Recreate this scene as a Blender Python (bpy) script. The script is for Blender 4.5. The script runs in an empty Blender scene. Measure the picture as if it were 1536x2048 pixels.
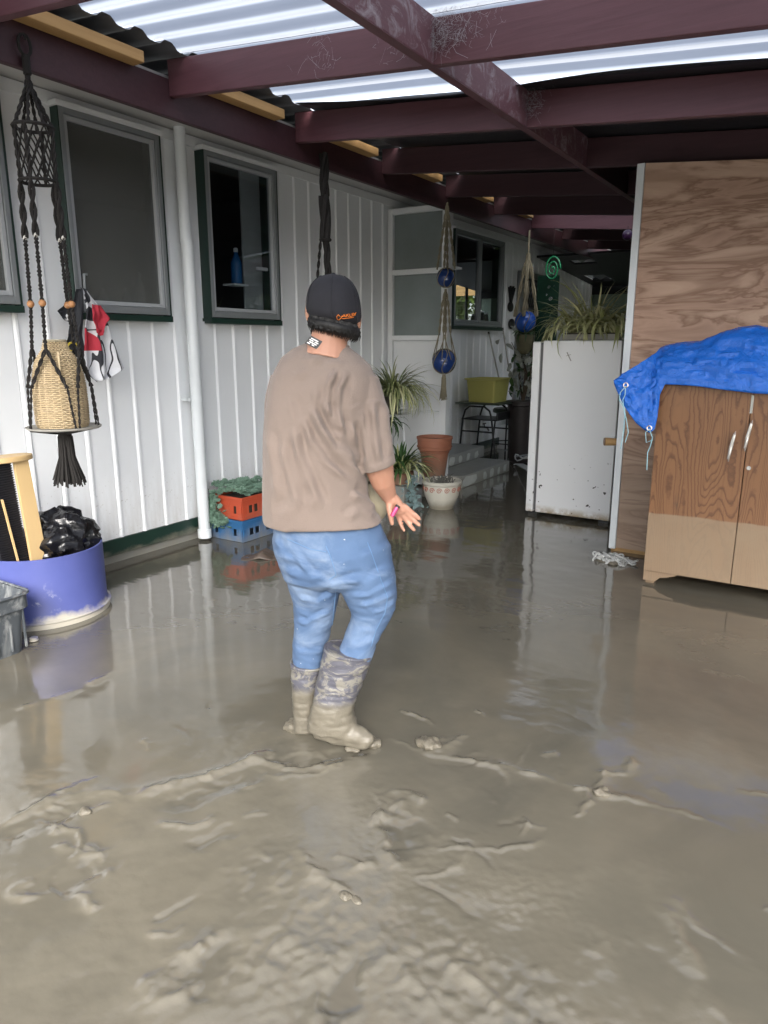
import bpy, math, random
import numpy as np
from mathutils import Vector, Matrix, noise as mnoise
random.seed(7); rng=np.random.RandomState(7)
S=bpy.context.scene; COL=S.collection
# ---------------------------------------------------------------- camera, sky, sun, exposure
FOC=1420.0; PITCH=math.atan(336/FOC); YAW=math.atan(932/math.hypot(FOC,336)); EYE=np.array([0,0,1.48])
cam=bpy.data.cameras.new('camera'); cam.sensor_fit='VERTICAL'; cam.sensor_height=36; cam.lens=FOC/2048*36
cam.clip_start=.05; cam.clip_end=900
co=bpy.data.objects.new('camera',cam); COL.objects.link(co); co.location=EYE
co.rotation_euler=(math.pi/2-PITCH,0,YAW); S.camera=co
w=bpy.data.worlds.new('World'); S.world=w; w.use_nodes=True
nt=w.node_tree; bg=nt.nodes['Background']
sky=nt.nodes.new('ShaderNodeTexSky'); sky.sky_type='NISHITA'; sky.sun_disc=False
SUN_EL=math.radians(34); SUN_AZ=math.radians(146)
sky.sun_elevation=SUN_EL; sky.sun_rotation=SUN_AZ; sky.air_density=1.0; sky.dust_density=3.0; sky.ozone_density=1.0
hs=nt.nodes.new('ShaderNodeHueSaturation'); hs.inputs['Saturation'].default_value=.42
nt.links.new(sky.outputs[0],hs.inputs['Color']); nt.links.new(hs.outputs[0],bg.inputs[0]); bg.inputs[1].default_value=.15
sl=bpy.data.lights.new('sun','SUN'); sl.energy=1.25; sl.angle=math.radians(38); sl.color=(1,.96,.9)
so=bpy.data.objects.new('sun',sl); COL.objects.link(so)
sd=Vector((math.sin(SUN_AZ)*math.cos(SUN_EL),math.cos(SUN_AZ)*math.cos(SUN_EL),math.sin(SUN_EL)))
so.rotation_euler=sd.to_track_quat('Z','Y').to_euler(); so.location=(0,-4,8)
S.view_settings.view_transform='Standard'; S.view_settings.look='None'; S.view_settings.exposure=1.95; S.view_settings.gamma=1
S.view_settings.use_curve_mapping=False
S.render.resolution_x=768; S.render.resolution_y=1024
# ---------------------------------------------------------------- geometry of the survey: rays of the photograph to places in the yard
Fv=np.array([-math.sin(YAW)*math.cos(PITCH),math.cos(YAW)*math.cos(PITCH),-math.sin(PITCH)])
Rv=np.array([math.cos(YAW),math.sin(YAW),0.]); Uv=np.cross(Rv,Fv); Hv=np.array([-math.sin(YAW),math.cos(YAW),0.])
def _ray(x,y): return Fv*FOC+Rv*(x-768)-Uv*(y-1024)
def on(ax,v,x,y):
    d=_ray(x,y); return EYE+(v-EYE[ax])/d[ax]*d
def onz(x,y,v=0.): return on(2,v,x,y)
def ony(x,y,v): return on(1,v,x,y)
def onx(x,y,v): return on(0,v,x,y)
def dep(x,y,s):
    d=_ray(x,y); return EYE+s/(d@Hv)*d
# ---------------------------------------------------------------- mesh builder
class MB:
    def __init__(s): s.v=[]; s.f=[]; s.m=[]; s.mi=0
    def add(s,vs,fs):
        o=len(s.v); s.v+= [tuple(map(float,p)) for p in vs]; s.f+=[tuple(i+o for i in f) for f in fs]; s.m+=[s.mi]*len(fs); return s
    def box(s,x0,x1,y0,y1,z0,z1):
        return s.add([(x0,y0,z0),(x1,y0,z0),(x1,y1,z0),(x0,y1,z0),(x0,y0,z1),(x1,y0,z1),(x1,y1,z1),(x0,y1,z1)],
            [(0,3,2,1),(4,5,6,7),(0,1,5,4),(1,2,6,5),(2,3,7,6),(3,0,4,7)])
    def bar(s,a,b,w,h,up=(0,0,1)):
        a=np.array(a,float);b=np.array(b,float);d=b-a;d/=np.linalg.norm(d);u=np.array(up,float)
        r=np.cross(d,u);r/=np.linalg.norm(r);u=np.cross(r,d)
        vs=[p+r*i*w/2+u*j*h/2 for p in (a,b) for i,j in ((-1,-1),(1,-1),(1,1),(-1,1))]
        return s.add(vs,[(0,1,2,3),(7,6,5,4),(0,4,5,1),(1,5,6,2),(2,6,7,3),(3,7,4,0)])
    def tube(s,pts,r,n=8,closed=False,cap=True):
        P=[np.array(p,float) for p in pts]; N=len(P); rr=list(r) if hasattr(r,'__len__') else [r]*N
        T=[]
        for i in range(N):
            a=P[i-1] if (i>0 or closed) else P[i]; b=P[(i+1)%N] if (i<N-1 or closed) else P[i]
            t=b-a; L=np.linalg.norm(t); T.append(t/L if L>1e-9 else np.array([0,0,1.]))
        u=np.cross(T[0],[0,0,1.]); 
        if np.linalg.norm(u)<.1: u=np.cross(T[0],[1.,0,0])
        vs=[]
        for i in range(N):
            u=u-T[i]*(u@T[i]); u/=max(np.linalg.norm(u),1e-9); v=np.cross(T[i],u)
            for k in range(n):
                a=2*math.pi*k/n; vs.append(P[i]+rr[i]*(u*math.cos(a)+v*math.sin(a)))
        fs=[]
        for i in range(N if closed else N-1):
            j=(i+1)%N
            for k in range(n): k2=(k+1)%n; fs.append((i*n+k,i*n+k2,j*n+k2,j*n+k))
        if cap and not closed: fs.append(tuple(range(n-1,-1,-1))); fs.append(tuple((N-1)*n+k for k in range(n)))
        return s.add(vs,fs)
    def loft(s,rings,cap=True,closed=True):
        n=len(rings[0]); vs=[p for r in rings for p in r]; fs=[]
        for i in range(len(rings)-1):
            for k in range(n if closed else n-1):
                k2=(k+1)%n; fs.append((i*n+k,i*n+k2,(i+1)*n+k2,(i+1)*n+k))
        if cap: fs.append(tuple(range(n-1,-1,-1))); fs.append(tuple((len(rings)-1)*n+k for k in range(n)))
        return s.add(vs,fs)
    def lathe(s,c,prof,n=32,cap=True,sq=None):
        rings=[]
        for r,z in prof: rings.append([(c[0]+r*math.cos(2*math.pi*k/n),c[1]+r*math.sin(2*math.pi*k/n),c[2]+z) for k in range(n)])
        return s.loft(rings,cap)
    def ball(s,c,r,n=16,m=10,R=None):
        r=np.array([r,r,r] if not hasattr(r,'__len__') else r,float); rings=[]
        for i in range(1,m):
            t=math.pi*i/m
            ring=[]
            for k in range(n):
                a=2*math.pi*k/n; p=np.array([math.sin(t)*math.cos(a),math.sin(t)*math.sin(a),-math.cos(t)])*r
                if R is not None: p=R@p
                ring.append(np.array(c)+p)
            rings.append(ring)
        return s.loft(rings)
    def grid(s,fn,nu,nv):
        vs=[fn(i/nu,j/nv) for j in range(nv+1) for i in range(nu+1)]
        fs=[(j*(nu+1)+i,j*(nu+1)+i+1,(j+1)*(nu+1)+i+1,(j+1)*(nu+1)+i) for j in range(nv) for i in range(nu)]
        return s.add(vs,fs)
    def build(s,name,mat,parent=None,smooth=True,bevel=0,solid=0,kind=None):
        me=bpy.data.meshes.new(name); off=np.array(parent_loc(parent))
        me.from_pydata([tuple(np.array(p)-off) for p in s.v],[],s.f); me.update()
        for m in (mat if isinstance(mat,(list,tuple)) else [mat]): me.materials.append(m)
        if any(s.m): me.polygons.foreach_set('material_index',s.m)
        if smooth:
            me.polygons.foreach_set('use_smooth',[True]*len(me.polygons))
            try: me.set_sharp_from_angle(angle=math.radians(38))
            except Exception: pass
        o=bpy.data.objects.new(name,me); COL.objects.link(o)
        if parent is not None: o.parent=parent
        if bevel:
            b=o.modifiers.new('bevel','BEVEL'); b.width=bevel; b.segments=2; b.limit_method='ANGLE'; b.harden_normals=False
        if solid:
            b=o.modifiers.new('solid','SOLIDIFY'); b.thickness=solid; b.offset=0
        if kind: o['kind']=kind
        return o
def parent_loc(o):
    l=np.zeros(3)
    while o is not None: l=l+np.array(o.location); o=o.parent
    return l
def tag(o,label=None,cat=None,group=None,kind=None):
    if label: o['label']=label
    if cat: o['category']=cat
    if group: o['group']=group
    if kind: o['kind']=kind
    return o
def thing(name,label,cat,loc=(0,0,0),group=None):
    o=bpy.data.objects.new(name,None); COL.objects.link(o); o.location=tuple(map(float,loc)); o.empty_display_size=.1
    return tag(o,label,cat,group)
def inst(src,name,parent,loc,rot=(0,0,0),sc=(1,1,1)):
    c=src.copy(); c.name=name; COL.objects.link(c); c.parent=parent; c.location=tuple(np.array(loc,float)-parent_loc(parent)); c.rotation_euler=rot; c.scale=sc; return c
def bake(o):
    bpy.context.view_layer.update()
    dg=bpy.context.evaluated_depsgraph_get(); me=bpy.data.meshes.new_from_object(o.evaluated_get(dg))
    old=o.data; o.modifiers.clear(); o.data=me; 
    me.polygons.foreach_set('use_smooth',[True]*len(me.polygons)); return o
def remesh(o,vox,sm=6,fac=.6):
    r=o.modifiers.new('r','REMESH'); r.mode='VOXEL'; r.voxel_size=vox
    if sm: s=o.modifiers.new('s','SMOOTH'); s.iterations=sm; s.factor=fac
    return bake(o)
# ---------------------------------------------------------------- materials
class NT:
    def __init__(s,name):
        s.m=bpy.data.materials.new(name); s.m.use_nodes=True; s.t=s.m.node_tree; s.b=s.t.nodes['Principled BSDF']; s.out=s.t.nodes['Material Output']
        s.tc=s.t.nodes.new('ShaderNodeTexCoord')
    def n(s,typ,**k):
        x=s.t.nodes.new('ShaderNode'+typ)
        for a,v in k.items(): setattr(x,a,v)
        return x
    def l(s,a,b): s.t.links.new(a,b)
    def noise(s,scale,detail=4,rough=.55,stretch=(1,1,1),dist=0,co='Object'):
        mp=s.n('Mapping'); mp.inputs['Scale'].default_value=stretch; s.l(s.tc.outputs[co],mp.inputs[0])
        x=s.n('TexNoise'); x.inputs['Scale'].default_value=scale; x.inputs['Detail'].default_value=detail; x.inputs['Roughness'].default_value=rough
        x.inputs['Distortion'].default_value=dist; s.l(mp.outputs[0],x.inputs['Vector']); return x.outputs['Fac']
    def ramp(s,fac,stops,interp='LINEAR'):
        r=s.n('ValToRGB'); r.color_ramp.interpolation=interp; e=r.color_ramp.elements
        while len(e)<len(stops): e.new(.5)
        for i,(p,c) in enumerate(stops): e[i].position=p; e[i].color=(c if len(c)==4 else (*c,1)) if hasattr(c,'__len__') else (c,c,c,1)
        s.l(fac,r.inputs[0]); return r.outputs[0]
    def mix(s,fac,a,b,mode='MIX'):
        x=s.n('Mix',data_type='RGBA',blend_type=mode)
        for k,v in ((0,fac),(6,a),(7,b)):
            if hasattr(v,'is_output') : s.l(v,x.inputs[k])
            elif k==0: x.inputs[0].default_value=v
            else: x.inputs[k].default_value=(*v,1)
        return x.outputs[2]
    def math(s,op,a,b=0.,clamp=False):
        x=s.n('Math',operation=op,use_clamp=clamp)
        for k,v in ((0,a),(1,b)):
            if hasattr(v,'is_output'): s.l(v,x.inputs[k])
            else: x.inputs[k].default_value=v
        return x.outputs[0]
    def bump(s,h,strength=.3,dist=.01):
        b=s.n('Bump'); b.inputs['Strength'].default_value=strength; b.inputs['Distance'].default_value=dist; s.l(h,b.inputs['Height']); s.l(b.outputs[0],s.b.inputs['Normal']); return b
    def set(s,**k):
        for a,v in k.items():
            i=s.b.inputs[a.replace('_',' ')]
            if hasattr(v,'is_output'): s.l(v,i)
            else: i.default_value=(*v,1) if hasattr(v,'__len__') and len(v)==3 else v
        return s
    def height(s):
        g=s.n('NewGeometry'); x=s.n('SeparateXYZ'); s.l(g.outputs['Position'],x.inputs[0]); return x.outputs['Z']
def flat(name,col,rough=.6,var=.12,scale=12,bump=.1,metal=0,spec=.5,stretch=(1,1,1),bd=.004):
    n=NT(name); f=n.noise(scale,5,stretch=stretch)
    a=tuple(c*(1-var) for c in col); b=tuple(min(1,c*(1+var)) for c in col)
    n.set(Base_Color=n.mix(f,a,b),Roughness=rough,Metallic=metal); n.b.inputs['Specular IOR Level'].default_value=spec
    if bump: n.bump(n.noise(scale*5,4,stretch=stretch),bump,bd)
    return n.m
MUD=(.235,.205,.155)
def muddy(name,col,top,rough=.5,dirt=(.27,.245,.19),soft=.15,var=.06,amount=.8,streak=(1,1,.25),spots=0):
    # a painted or plastic surface with dried flood mud on it up to the height `top` (metres above the flood)
    n=NT(name); f=n.noise(9,6,.65,stretch=streak); z=n.height()
    base=n.mix(n.noise(3,4),tuple(c*(1-var) for c in col),tuple(min(1,c*(1+var)) for c in col))
    h=n.math('DIVIDE',n.math('SUBTRACT',top,z),soft); h=n.math('ADD',h,n.math('MULTIPLY',n.math('SUBTRACT',f,.5),2.6))
    mk=n.math('MULTIPLY',h,amount,True)
    if spots:
        sp=n.ramp(n.noise(spots,3,.5),[(.68,0),(.72,1)]); low=n.math('DIVIDE',n.math('SUBTRACT',top+.35,z),.4,True)
        mk=n.math('MAXIMUM',mk,n.math('MULTIPLY',n.math('MULTIPLY',sp,low,True),.8))
    n.set(Base_Color=n.mix(mk,base,dirt),Roughness=n.math('ADD',rough,n.math('MULTIPLY',mk,.15))); n.bump(f,.12,.004); return n.m
M={}
# white painted boards: faint scum line and spatter where the flood stood
n=NT('white_paint'); z=n.height(); f=n.noise(7,6,.65,stretch=(1,1,.3)); sp=n.ramp(n.noise(38,2,.5),[(.68,0),(.71,1)])
low=n.math('DIVIDE',n.math('SUBTRACT',.75,z),.6,True)
ln=n.math('SUBTRACT',1.,n.math('MULTIPLY',n.math('ABSOLUTE',n.math('SUBTRACT',z,n.math('ADD',.40,n.math('MULTIPLY',f,.05)))),160.),True)
brk=n.ramp(n.noise(14,3,.6),[(.5,0),(.62,1)])
mk=n.math('MAXIMUM',n.math('MULTIPLY',n.math('MULTIPLY',sp,low,True),.75),n.math('MULTIPLY',n.math('MULTIPLY',ln,brk,True),.8))
hz=n.math('MULTIPLY',n.math('MULTIPLY',n.ramp(f,[(.42,0),(.75,1)]),low,True),.5); mk=n.math('MAXIMUM',mk,hz)
n.set(Base_Color=n.mix(mk,n.mix(n.noise(2,3),(.79,.815,.84),(.85,.87,.89)),(.36,.33,.28)),Roughness=.55); n.bump(n.noise(60,4,stretch=(1,1,.2)),.05,.002); M['white']=n.m
M['trim']=flat('trim_paint',(.74,.76,.77),.4,.04,5,.03)
M['green']=muddy('dark_green_paint',(.012,.035,.026),.10,.35,amount=.75,soft=.08,streak=(1,.5,1))
M['alu']=flat('aluminium',(.26,.28,.29),.4,.06,6,.02,metal=.3)
M['sash']=flat('sash',(.40,.42,.44),.35,.05,6,.02)
n=NT('purple_stain'); f=n.noise(5,6,.6,stretch=(.6,6,9),dist=.6); g=n.noise(1.3,4)
n.set(Base_Color=n.mix(g,n.mix(f,(.052,.014,.019),(.105,.036,.045)),n.mix(f,(.070,.025,.032),(.14,.064,.078))),Roughness=n.math('ADD',.42,n.math('MULTIPLY',f,.2))); n.bump(f,.25,.004); M['purple']=n.m
n=NT('purple_stain_lengthwise'); f=n.noise(5,6,.6,stretch=(6,.6,9),dist=.6); g=n.noise(1.3,4)
n.set(Base_Color=n.mix(g,n.mix(f,(.052,.014,.019),(.105,.036,.045)),n.mix(f,(.070,.025,.032),(.14,.064,.078))),Roughness=n.math('ADD',.42,n.math('MULTIPLY',f,.2))); n.bump(f,.25,.004); M['purpleY']=n.m
n=NT('purple_stain_shaded'); f=n.noise(5,6,.6,stretch=(.6,6,9),dist=.6); n.set(Base_Color=n.mix(f,(.030,.009,.013),(.060,.022,.029)),Roughness=.6); n.bump(f,.25,.004); M['purpleShade']=n.m  # darker copy of the purple stain, shade under the roof put into its colour
n=NT('dusty_purple'); f=n.noise(5,6,.6,stretch=(6,.6,9),dist=.6); g=n.noise(9,7,.75,dist=1)
n.set(Base_Color=n.mix(n.ramp(g,[(.5,0),(.78,1)]),n.mix(f,(.085,.035,.045),(.14,.065,.08)),(.36,.33,.36)),Roughness=.6); n.bump(f,.2,.004); M['purpleD']=n.m
n=NT('raw_timber'); f=n.noise(6,6,.6,stretch=(9,.5,9),dist=.5); n.set(Base_Color=n.mix(f,(.30,.17,.06),(.50,.31,.13)),Roughness=.65); n.bump(f,.15,.003); M['timber']=n.m
n=NT('clear_roof'); n.t.nodes.remove(n.b); tr=n.n('BsdfTransparent'); tl=n.n('BsdfTranslucent'); df=n.n('BsdfDiffuse'); a=n.n('MixShader'); b=n.n('MixShader')
f=n.noise(3,5,.6,stretch=(1,6,1)); c=n.mix(f,(.36,.385,.42),(.46,.485,.52)); g_=n.n('NewGeometry'); x_=n.n('SeparateXYZ'); n.l(g_.outputs['Normal'],x_.inputs[0]); st=n.ramp(n.math('ABSOLUTE',x_.outputs['Z']),[(.86,(.55,.56,.60)),(.985,(1,1,1))]); c=n.mix(1.,c,st,'MULTIPLY'); n.l(c,tl.inputs[0]); n.l(c,tr.inputs[0]); CLEAR=n; df.inputs[0].default_value=(.7,.73,.78,1)  # steep rib sides tinted darker, their shading put into the sheet colour
a.inputs[0].default_value=.35; n.l(tl.outputs[0],a.inputs[1]); n.l(tr.outputs[0],a.inputs[2]); b.inputs[0].default_value=.12; n.l(a.outputs[0],b.inputs[1]); n.l(df.outputs[0],b.inputs[2]); n.l(b.outputs[0],n.out.inputs[0]); M['clear']=n.m
n=NT('skylight_sheet'); n.t.nodes.remove(n.b); tr=n.n('BsdfTransparent'); tl=n.n('BsdfTranslucent'); a=n.n('MixShader'); tr.inputs[0].default_value=(.82,.86,.84,1); tl.inputs[0].default_value=(.8,.85,.82,1); a.inputs[0].default_value=.6; n.l(tl.outputs[0],a.inputs[1]); n.l(tr.outputs[0],a.inputs[2]); n.l(a.outputs[0],n.out.inputs[0]); M['skylight']=n.m
M['zinc']=flat('zinc_sheet',(.16,.165,.18),.45,.25,8,.1,metal=.5)
M['black']=flat('black_building_paper',(.010,.010,.013),.55,.3,4,.3,bd=.01)
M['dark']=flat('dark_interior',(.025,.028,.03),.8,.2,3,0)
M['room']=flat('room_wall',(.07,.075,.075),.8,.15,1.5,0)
M['soffit']=flat('soffit_paint',(.50,.50,.49),.6,.05,3,.03)
def glass(name,tint,thru,rough,body=(.02,.022,.024),mixb=.25,dust=0):
    n=NT(name); n.t.nodes.remove(n.b)
    tr=n.n('BsdfTransparent'); tr.inputs[0].default_value=(*tint,1); gl=n.n('BsdfGlossy'); gl.inputs['Roughness'].default_value=rough
    df=n.n('BsdfDiffuse'); n.l(n.mix(n.noise(2.5,6,.7),tuple(c*.75 for c in body),tuple(c*1.4 for c in body)),df.inputs[0])
    a=n.n('MixShader'); a.inputs[0].default_value=1-thru; n.l(tr.outputs[0],a.inputs[1]); n.l(df.outputs[0],a.inputs[2])
    fr=n.n('Fresnel'); gg=n.n('NewGeometry'); n.l(n.math('SUBTRACT',1.5,n.math('MULTIPLY',gg.outputs['Backfacing'],.8333)),fr.inputs[0]); b=n.n('MixShader'); n.l(fr.outputs[0],b.inputs[0]); n.l(a.outputs[0],b.inputs[1]); n.l(gl.outputs[0],b.inputs[2]); n.l(b.outputs[0],n.out.inputs[0]); return n.m
M['glass_frost']=glass('dusty_glass',(.8,.8,.8),.35,.20,(.13,.137,.13))
M['glass']=glass('window_glass',(.85,.88,.9),.93,.01)
M['glass_wing']=glass('obscure_glass',(.75,.8,.8),.45,.3,(.30,.34,.335))
n=NT('plywood'); f=n.noise(.9,5,.55,stretch=(1,1,5.5),dist=1.3); g=n.noise(1,3,stretch=(1,1,2.2),dist=.5); fine=n.noise(30,3,stretch=(.3,1,8)); z=n.height()
c=n.ramp(f,[(.30,(.30,.175,.12)),(.42,(.48,.31,.22)),(.455,(.27,.155,.10)),(.53,(.52,.35,.25)),(.60,(.58,.40,.29)),(.635,(.32,.19,.13)),(.72,(.52,.35,.25))])
c=n.mix(n.math('MULTIPLY',fine,.22),c,(.22,.14,.10),'MIX'); low=n.math('DIVIDE',n.math('SUBTRACT',n.math('ADD',.78,n.math('MULTIPLY',g,.5)),z),.55,True)
c=n.mix(n.math('MULTIPLY',low,.6),c,(.22,.17,.125)); n.set(Base_Color=c,Roughness=.6); n.bump(f,.15,.004); M['ply']=n.m
n=NT('oak_veneer'); mp=n.n('Mapping'); mp.inputs['Scale'].default_value=(1,1,.16); n.l(n.tc.outputs['Object'],mp.inputs[0])
nz=n.n('TexNoise'); nz.inputs['Scale'].default_value=5.2; nz.inputs['Detail'].default_value=1.5; nz.inputs['Roughness'].default_value=.5; nz.inputs['Distortion'].default_value=.35; n.l(mp.outputs[0],nz.inputs['Vector'])
s_=n.math('FRACT',n.math('ADD',n.math('MULTIPLY',nz.outputs['Fac'],30.),n.math('MULTIPLY',n.noise(16,4,.6,stretch=(1,1,1.2)),.85))); lines=n.ramp(s_,[(0,1),(.16,.55),(.30,0),(.86,0),(1,1)])
pores=n.ramp(n.noise(110,3,stretch=(1,1,.05)),[(.5,0),(.7,1)]); z=n.height(); g=n.noise(3,4,stretch=(1,1,.4))
c=n.mix(g,(.185,.085,.038),(.27,.135,.060)); c=n.mix(n.math('MULTIPLY',pores,.35),c,(.13,.06,.03)); c=n.mix(n.math('MULTIPLY',lines,.80),c,(.10,.042,.020))
blot=n.ramp(n.noise(9,3,.5,stretch=(1,1,.5)),[(.66,0),(.74,1)]); c=n.mix(n.math('MULTIPLY',blot,.5),c,(.09,.055,.035))
wav=n.math('ADD',.468,n.math('MULTIPLY',n.math('SUBTRACT',n.noise(5,3),.5),.03)); mk=n.math('MULTIPLY',n.math('SUBTRACT',wav,z),120.,True)
mk=n.math('MULTIPLY',mk,n.math('ADD',.50,n.math('MULTIPLY',n.noise(5,6,.7),.55))); c=n.mix(mk,c,(.29,.215,.14)); n.set(Base_Color=c,Roughness=n.math('ADD',.38,n.math('MULTIPLY',mk,.35))); n.bump(n.noise(90,3,stretch=(1,1,.06)),.12,.002); M['oak']=n.m
n=NT('fridge_enamel'); z=n.height(); f=n.noise(11,6,.7); low=n.math('DIVIDE',n.math('SUBTRACT',.11,z),.07,True); rust=n.math('MULTIPLY',n.math('MULTIPLY',low,n.ramp(f,[(.36,0),(.56,1)]),True),.9)
sp=n.ramp(n.noise(24,2,.5),[(.70,0),(.715,1)]); lo2=n.math('DIVIDE',n.math('SUBTRACT',.6,z),.3,True); c=n.mix(n.math('MULTIPLY',sp,lo2,True),(.78,.79,.79),(.05,.04,.035)); c=n.mix(rust,c,(.30,.21,.09)); n.set(Base_Color=c,Roughness=.32); M['fridge']=n.m
def stripe_blue(name,col,rough):
    n=NT(name); f=n.noise(3,5,.6); g=n.noise(70,2,stretch=(1,1,1)); n.set(Base_Color=n.mix(f,tuple(c*.8 for c in col),tuple(c*1.2 for c in col)),Roughness=rough)
    n.bump(n.math('ADD',n.math('ADD',n.noise(6,5,.6,dist=.8),n.math('MULTIPLY',n.noise(30,5,.65,dist=1.),.6)),n.math('MULTIPLY',g,.05)),.8,.02); return n.m
M['tarp']=stripe_blue('blue_tarpaulin',(.014,.14,.60),.25)
# flood mud: an opaque brown liquid that turns to slick silt where it stands proud
n=NT('flood_mud'); at=n.n('Attribute'); at.attribute_name='silt'; silt=at.outputs['Fac']; f=n.noise(1.6,6,.6,dist=.8); f2=n.noise(9,6,.65)
big=n.ramp(n.noise(.9,5,.6,dist=1.2),[(.35,0),(.65,1)]); c=n.mix(big,n.mix(f,(.080,.076,.062),(.120,.111,.089)),n.mix(f,(.115,.104,.080),(.165,.148,.114))); c=n.mix(n.math('MULTIPLY',f2,.35),c,(.105,.094,.072))
c=n.mix(n.math('MULTIPLY',silt,.40),c,n.mix(f2,(.12,.108,.083),(.24,.215,.165))); n.set(Base_Color=c)
n.set(Roughness=n.math('ADD',n.math('ADD',.07,n.math('MULTIPLY',silt,.0)),n.math('MULTIPLY',n.ramp(f,[(.48,0),(.66,1)]),.05))); n.b.inputs['IOR'].default_value=1.65; n.b.inputs['Coat Weight'].default_value=.4; n.b.inputs['Coat Roughness'].default_value=.06; n.b.inputs['Coat IOR'].default_value=1.5
rip=n.noise(2.6,4,.5,stretch=(1,2.2,1),dist=.5); fine=n.noise(70,6,.7); h=n.math('ADD',n.math('MULTIPLY',rip,.55),n.math('MULTIPLY',n.math('MULTIPLY',fine,silt),.2)); h=n.math('ADD',h,n.math('MULTIPLY',n.noise(13,5,.6,stretch=(1,2,1)),.07)); n.bump(h,.32,.012); M['mud']=n.m
M['concrete']=muddy('wet_concrete',(.25,.255,.24),.18,.35,amount=.5,soft=.2)
M['terracotta']=muddy('terracotta',(.30,.115,.065),.45,.6,amount=.25)
M['glazed']=muddy('cream_glaze',(.52,.50,.43),.09,.35,amount=.7,soft=.05)
M['scroll']=flat('scroll_paint',(.35,.12,.08),.5)
M['drum']=None
n=NT('blue_drum_plastic'); z=n.height(); f=n.noise(4,6,.62,stretch=(1,1,1)); g=n.noise(22,5,.7); base=n.mix(f,(.062,.080,.26),(.105,.125,.36))
mk=n.math('ADD',n.math('DIVIDE',n.math('SUBTRACT',.055,z),.04),n.math('MULTIPLY',n.math('SUBTRACT',f,.5),5.5)); mk=n.math('MULTIPLY',mk,.9,True)
sc=n.math('MULTIPLY',n.ramp(g,[(.54,0),(.62,1)]),n.ramp(n.noise(3.2,2),[(.62,0),(.68,1)]),True); c=n.mix(mk,n.mix(n.math('MULTIPLY',sc,.7),base,(.62,.64,.68)),(.48,.45,.38)); n.set(Base_Color=c,Roughness=.42); n.bump(g,.06,.003); M['drum']=n.m
n=NT('clear_tub_plastic'); g=n.noise(7,6,.68,stretch=(1,1,.5),dist=1.); n.set(Base_Color=n.mix(n.ramp(g,[(.48,0),(.70,1)]),(.07,.08,.09),(.42,.43,.42)),Roughness=.3); n.bump(g,.2,.004); M['tub']=n.m
M['bagblack']=flat('black_bin_bag',(.008,.008,.010),.2,.2,2.5,.6,bd=.02)
M['pine']=flat('varnished_pine',(.62,.44,.22),.45,.08,3,.03,stretch=(1,1,.2))
M['blackfab']=flat('black_slats',(.010,.010,.014),.5,.2,9,.1)
M['redcrate']=muddy('red_crate_plastic',(.45,.07,.03),.22,.45,amount=.35,soft=.2)
M['bluecrate']=muddy('blue_crate_plastic',(.028,.12,.28),.10,.45,amount=.6,soft=.12)
M['succ']=flat('sage_succulent',(.15,.25,.185),.55,.3,25,.1)
M['succ2']=flat('grey_succulent',(.24,.34,.34),.55,.3,25,.1)
n=NT('variegated_leaf'); oi=n.n('ObjectInfo'); n.set(Base_Color=n.mix(oi.outputs['Random'],(.07,.11,.03),(.28,.30,.14)),Roughness=.42); M['leaf']=n.m
n=NT('cream_leaf'); oi=n.n('ObjectInfo'); n.set(Base_Color=n.mix(oi.outputs['Random'],(.26,.29,.10),(.66,.64,.38)),Roughness=.45); M['leaf2']=n.m
M['leafdark']=flat('dark_leaf',(.035,.085,.022),.4,.35,20,.1)
M['leafwhite']=flat('silver_leaf',(.34,.36,.32),.5,.3,20,.1)
M['rope']=flat('black_cord',(.013,.011,.010),.85,.3,60,.4)
M['rope2']=flat('jute_cord',(.21,.185,.125),.85,.25,60,.4)
M['bead']=flat('wood_bead',(.42,.20,.08),.35,.15,20,.05)
M['beadw']=flat('pale_bead',(.62,.60,.55),.4,.1,20,.05)
M['rattan']=flat('rattan',(.50,.39,.24),.55,.25,18,.2)
M['tray']=flat('grey_tray',(.32,.31,.28),.5,.15,8,.1)
M['blueglass']=flat('blue_glaze',(.012,.04,.17),.12,.35,9,.08)
M['yellow']=muddy('yellow_plastic',(.47,.44,.12),.3,.4,amount=.1)
M['steelblack']=flat('black_enamel',(.015,.015,.016),.4,.2,12,.05)
M['deskgreen']=flat('dark_vinyl',(.035,.05,.035),.5,.3,9,.15)
M['pvc']=muddy('white_pvc',(.72,.76,.78),.03,.35,amount=.6,soft=.05,spots=30)
M['label']=flat('white_print',(.75,.75,.75),.5,.05)
M['blackprint']=flat('black_print',(.02,.02,.022),.5,.05)
M['skin']=None
n=NT('skin'); f=n.noise(14,4); n.set(Base_Color=n.mix(f,(.40,.20,.13),(.50,.27,.19)),Roughness=.5); n.b.inputs['Subsurface Weight'].default_value=.08; n.b.inputs['Subsurface Radius'].default_value=(.01,.004,.002); n.bump(n.noise(120,3),.06,.001); M['skin']=n.m
n=NT('taupe_jersey'); f=n.noise(3,5,.6); n.set(Base_Color=n.mix(f,(.185,.143,.12),(.235,.184,.156)),Roughness=.9); n.b.inputs['Sheen Weight'].default_value=.15; n.bump(n.math('ADD',n.noise(260,3),n.math('MULTIPLY',n.noise(9,6,.6,stretch=(1,1,.6),dist=.6),2.5)),.35,.006); M['shirt']=n.m
n=NT('washed_denim'); f=n.noise(4,5,.6,stretch=(1,1,.5)); tw=n.noise(260,2,.5,stretch=(1,1,.3)); cr=n.noise(5,6,.6,stretch=(.8,.8,1.6),dist=.9)
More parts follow.
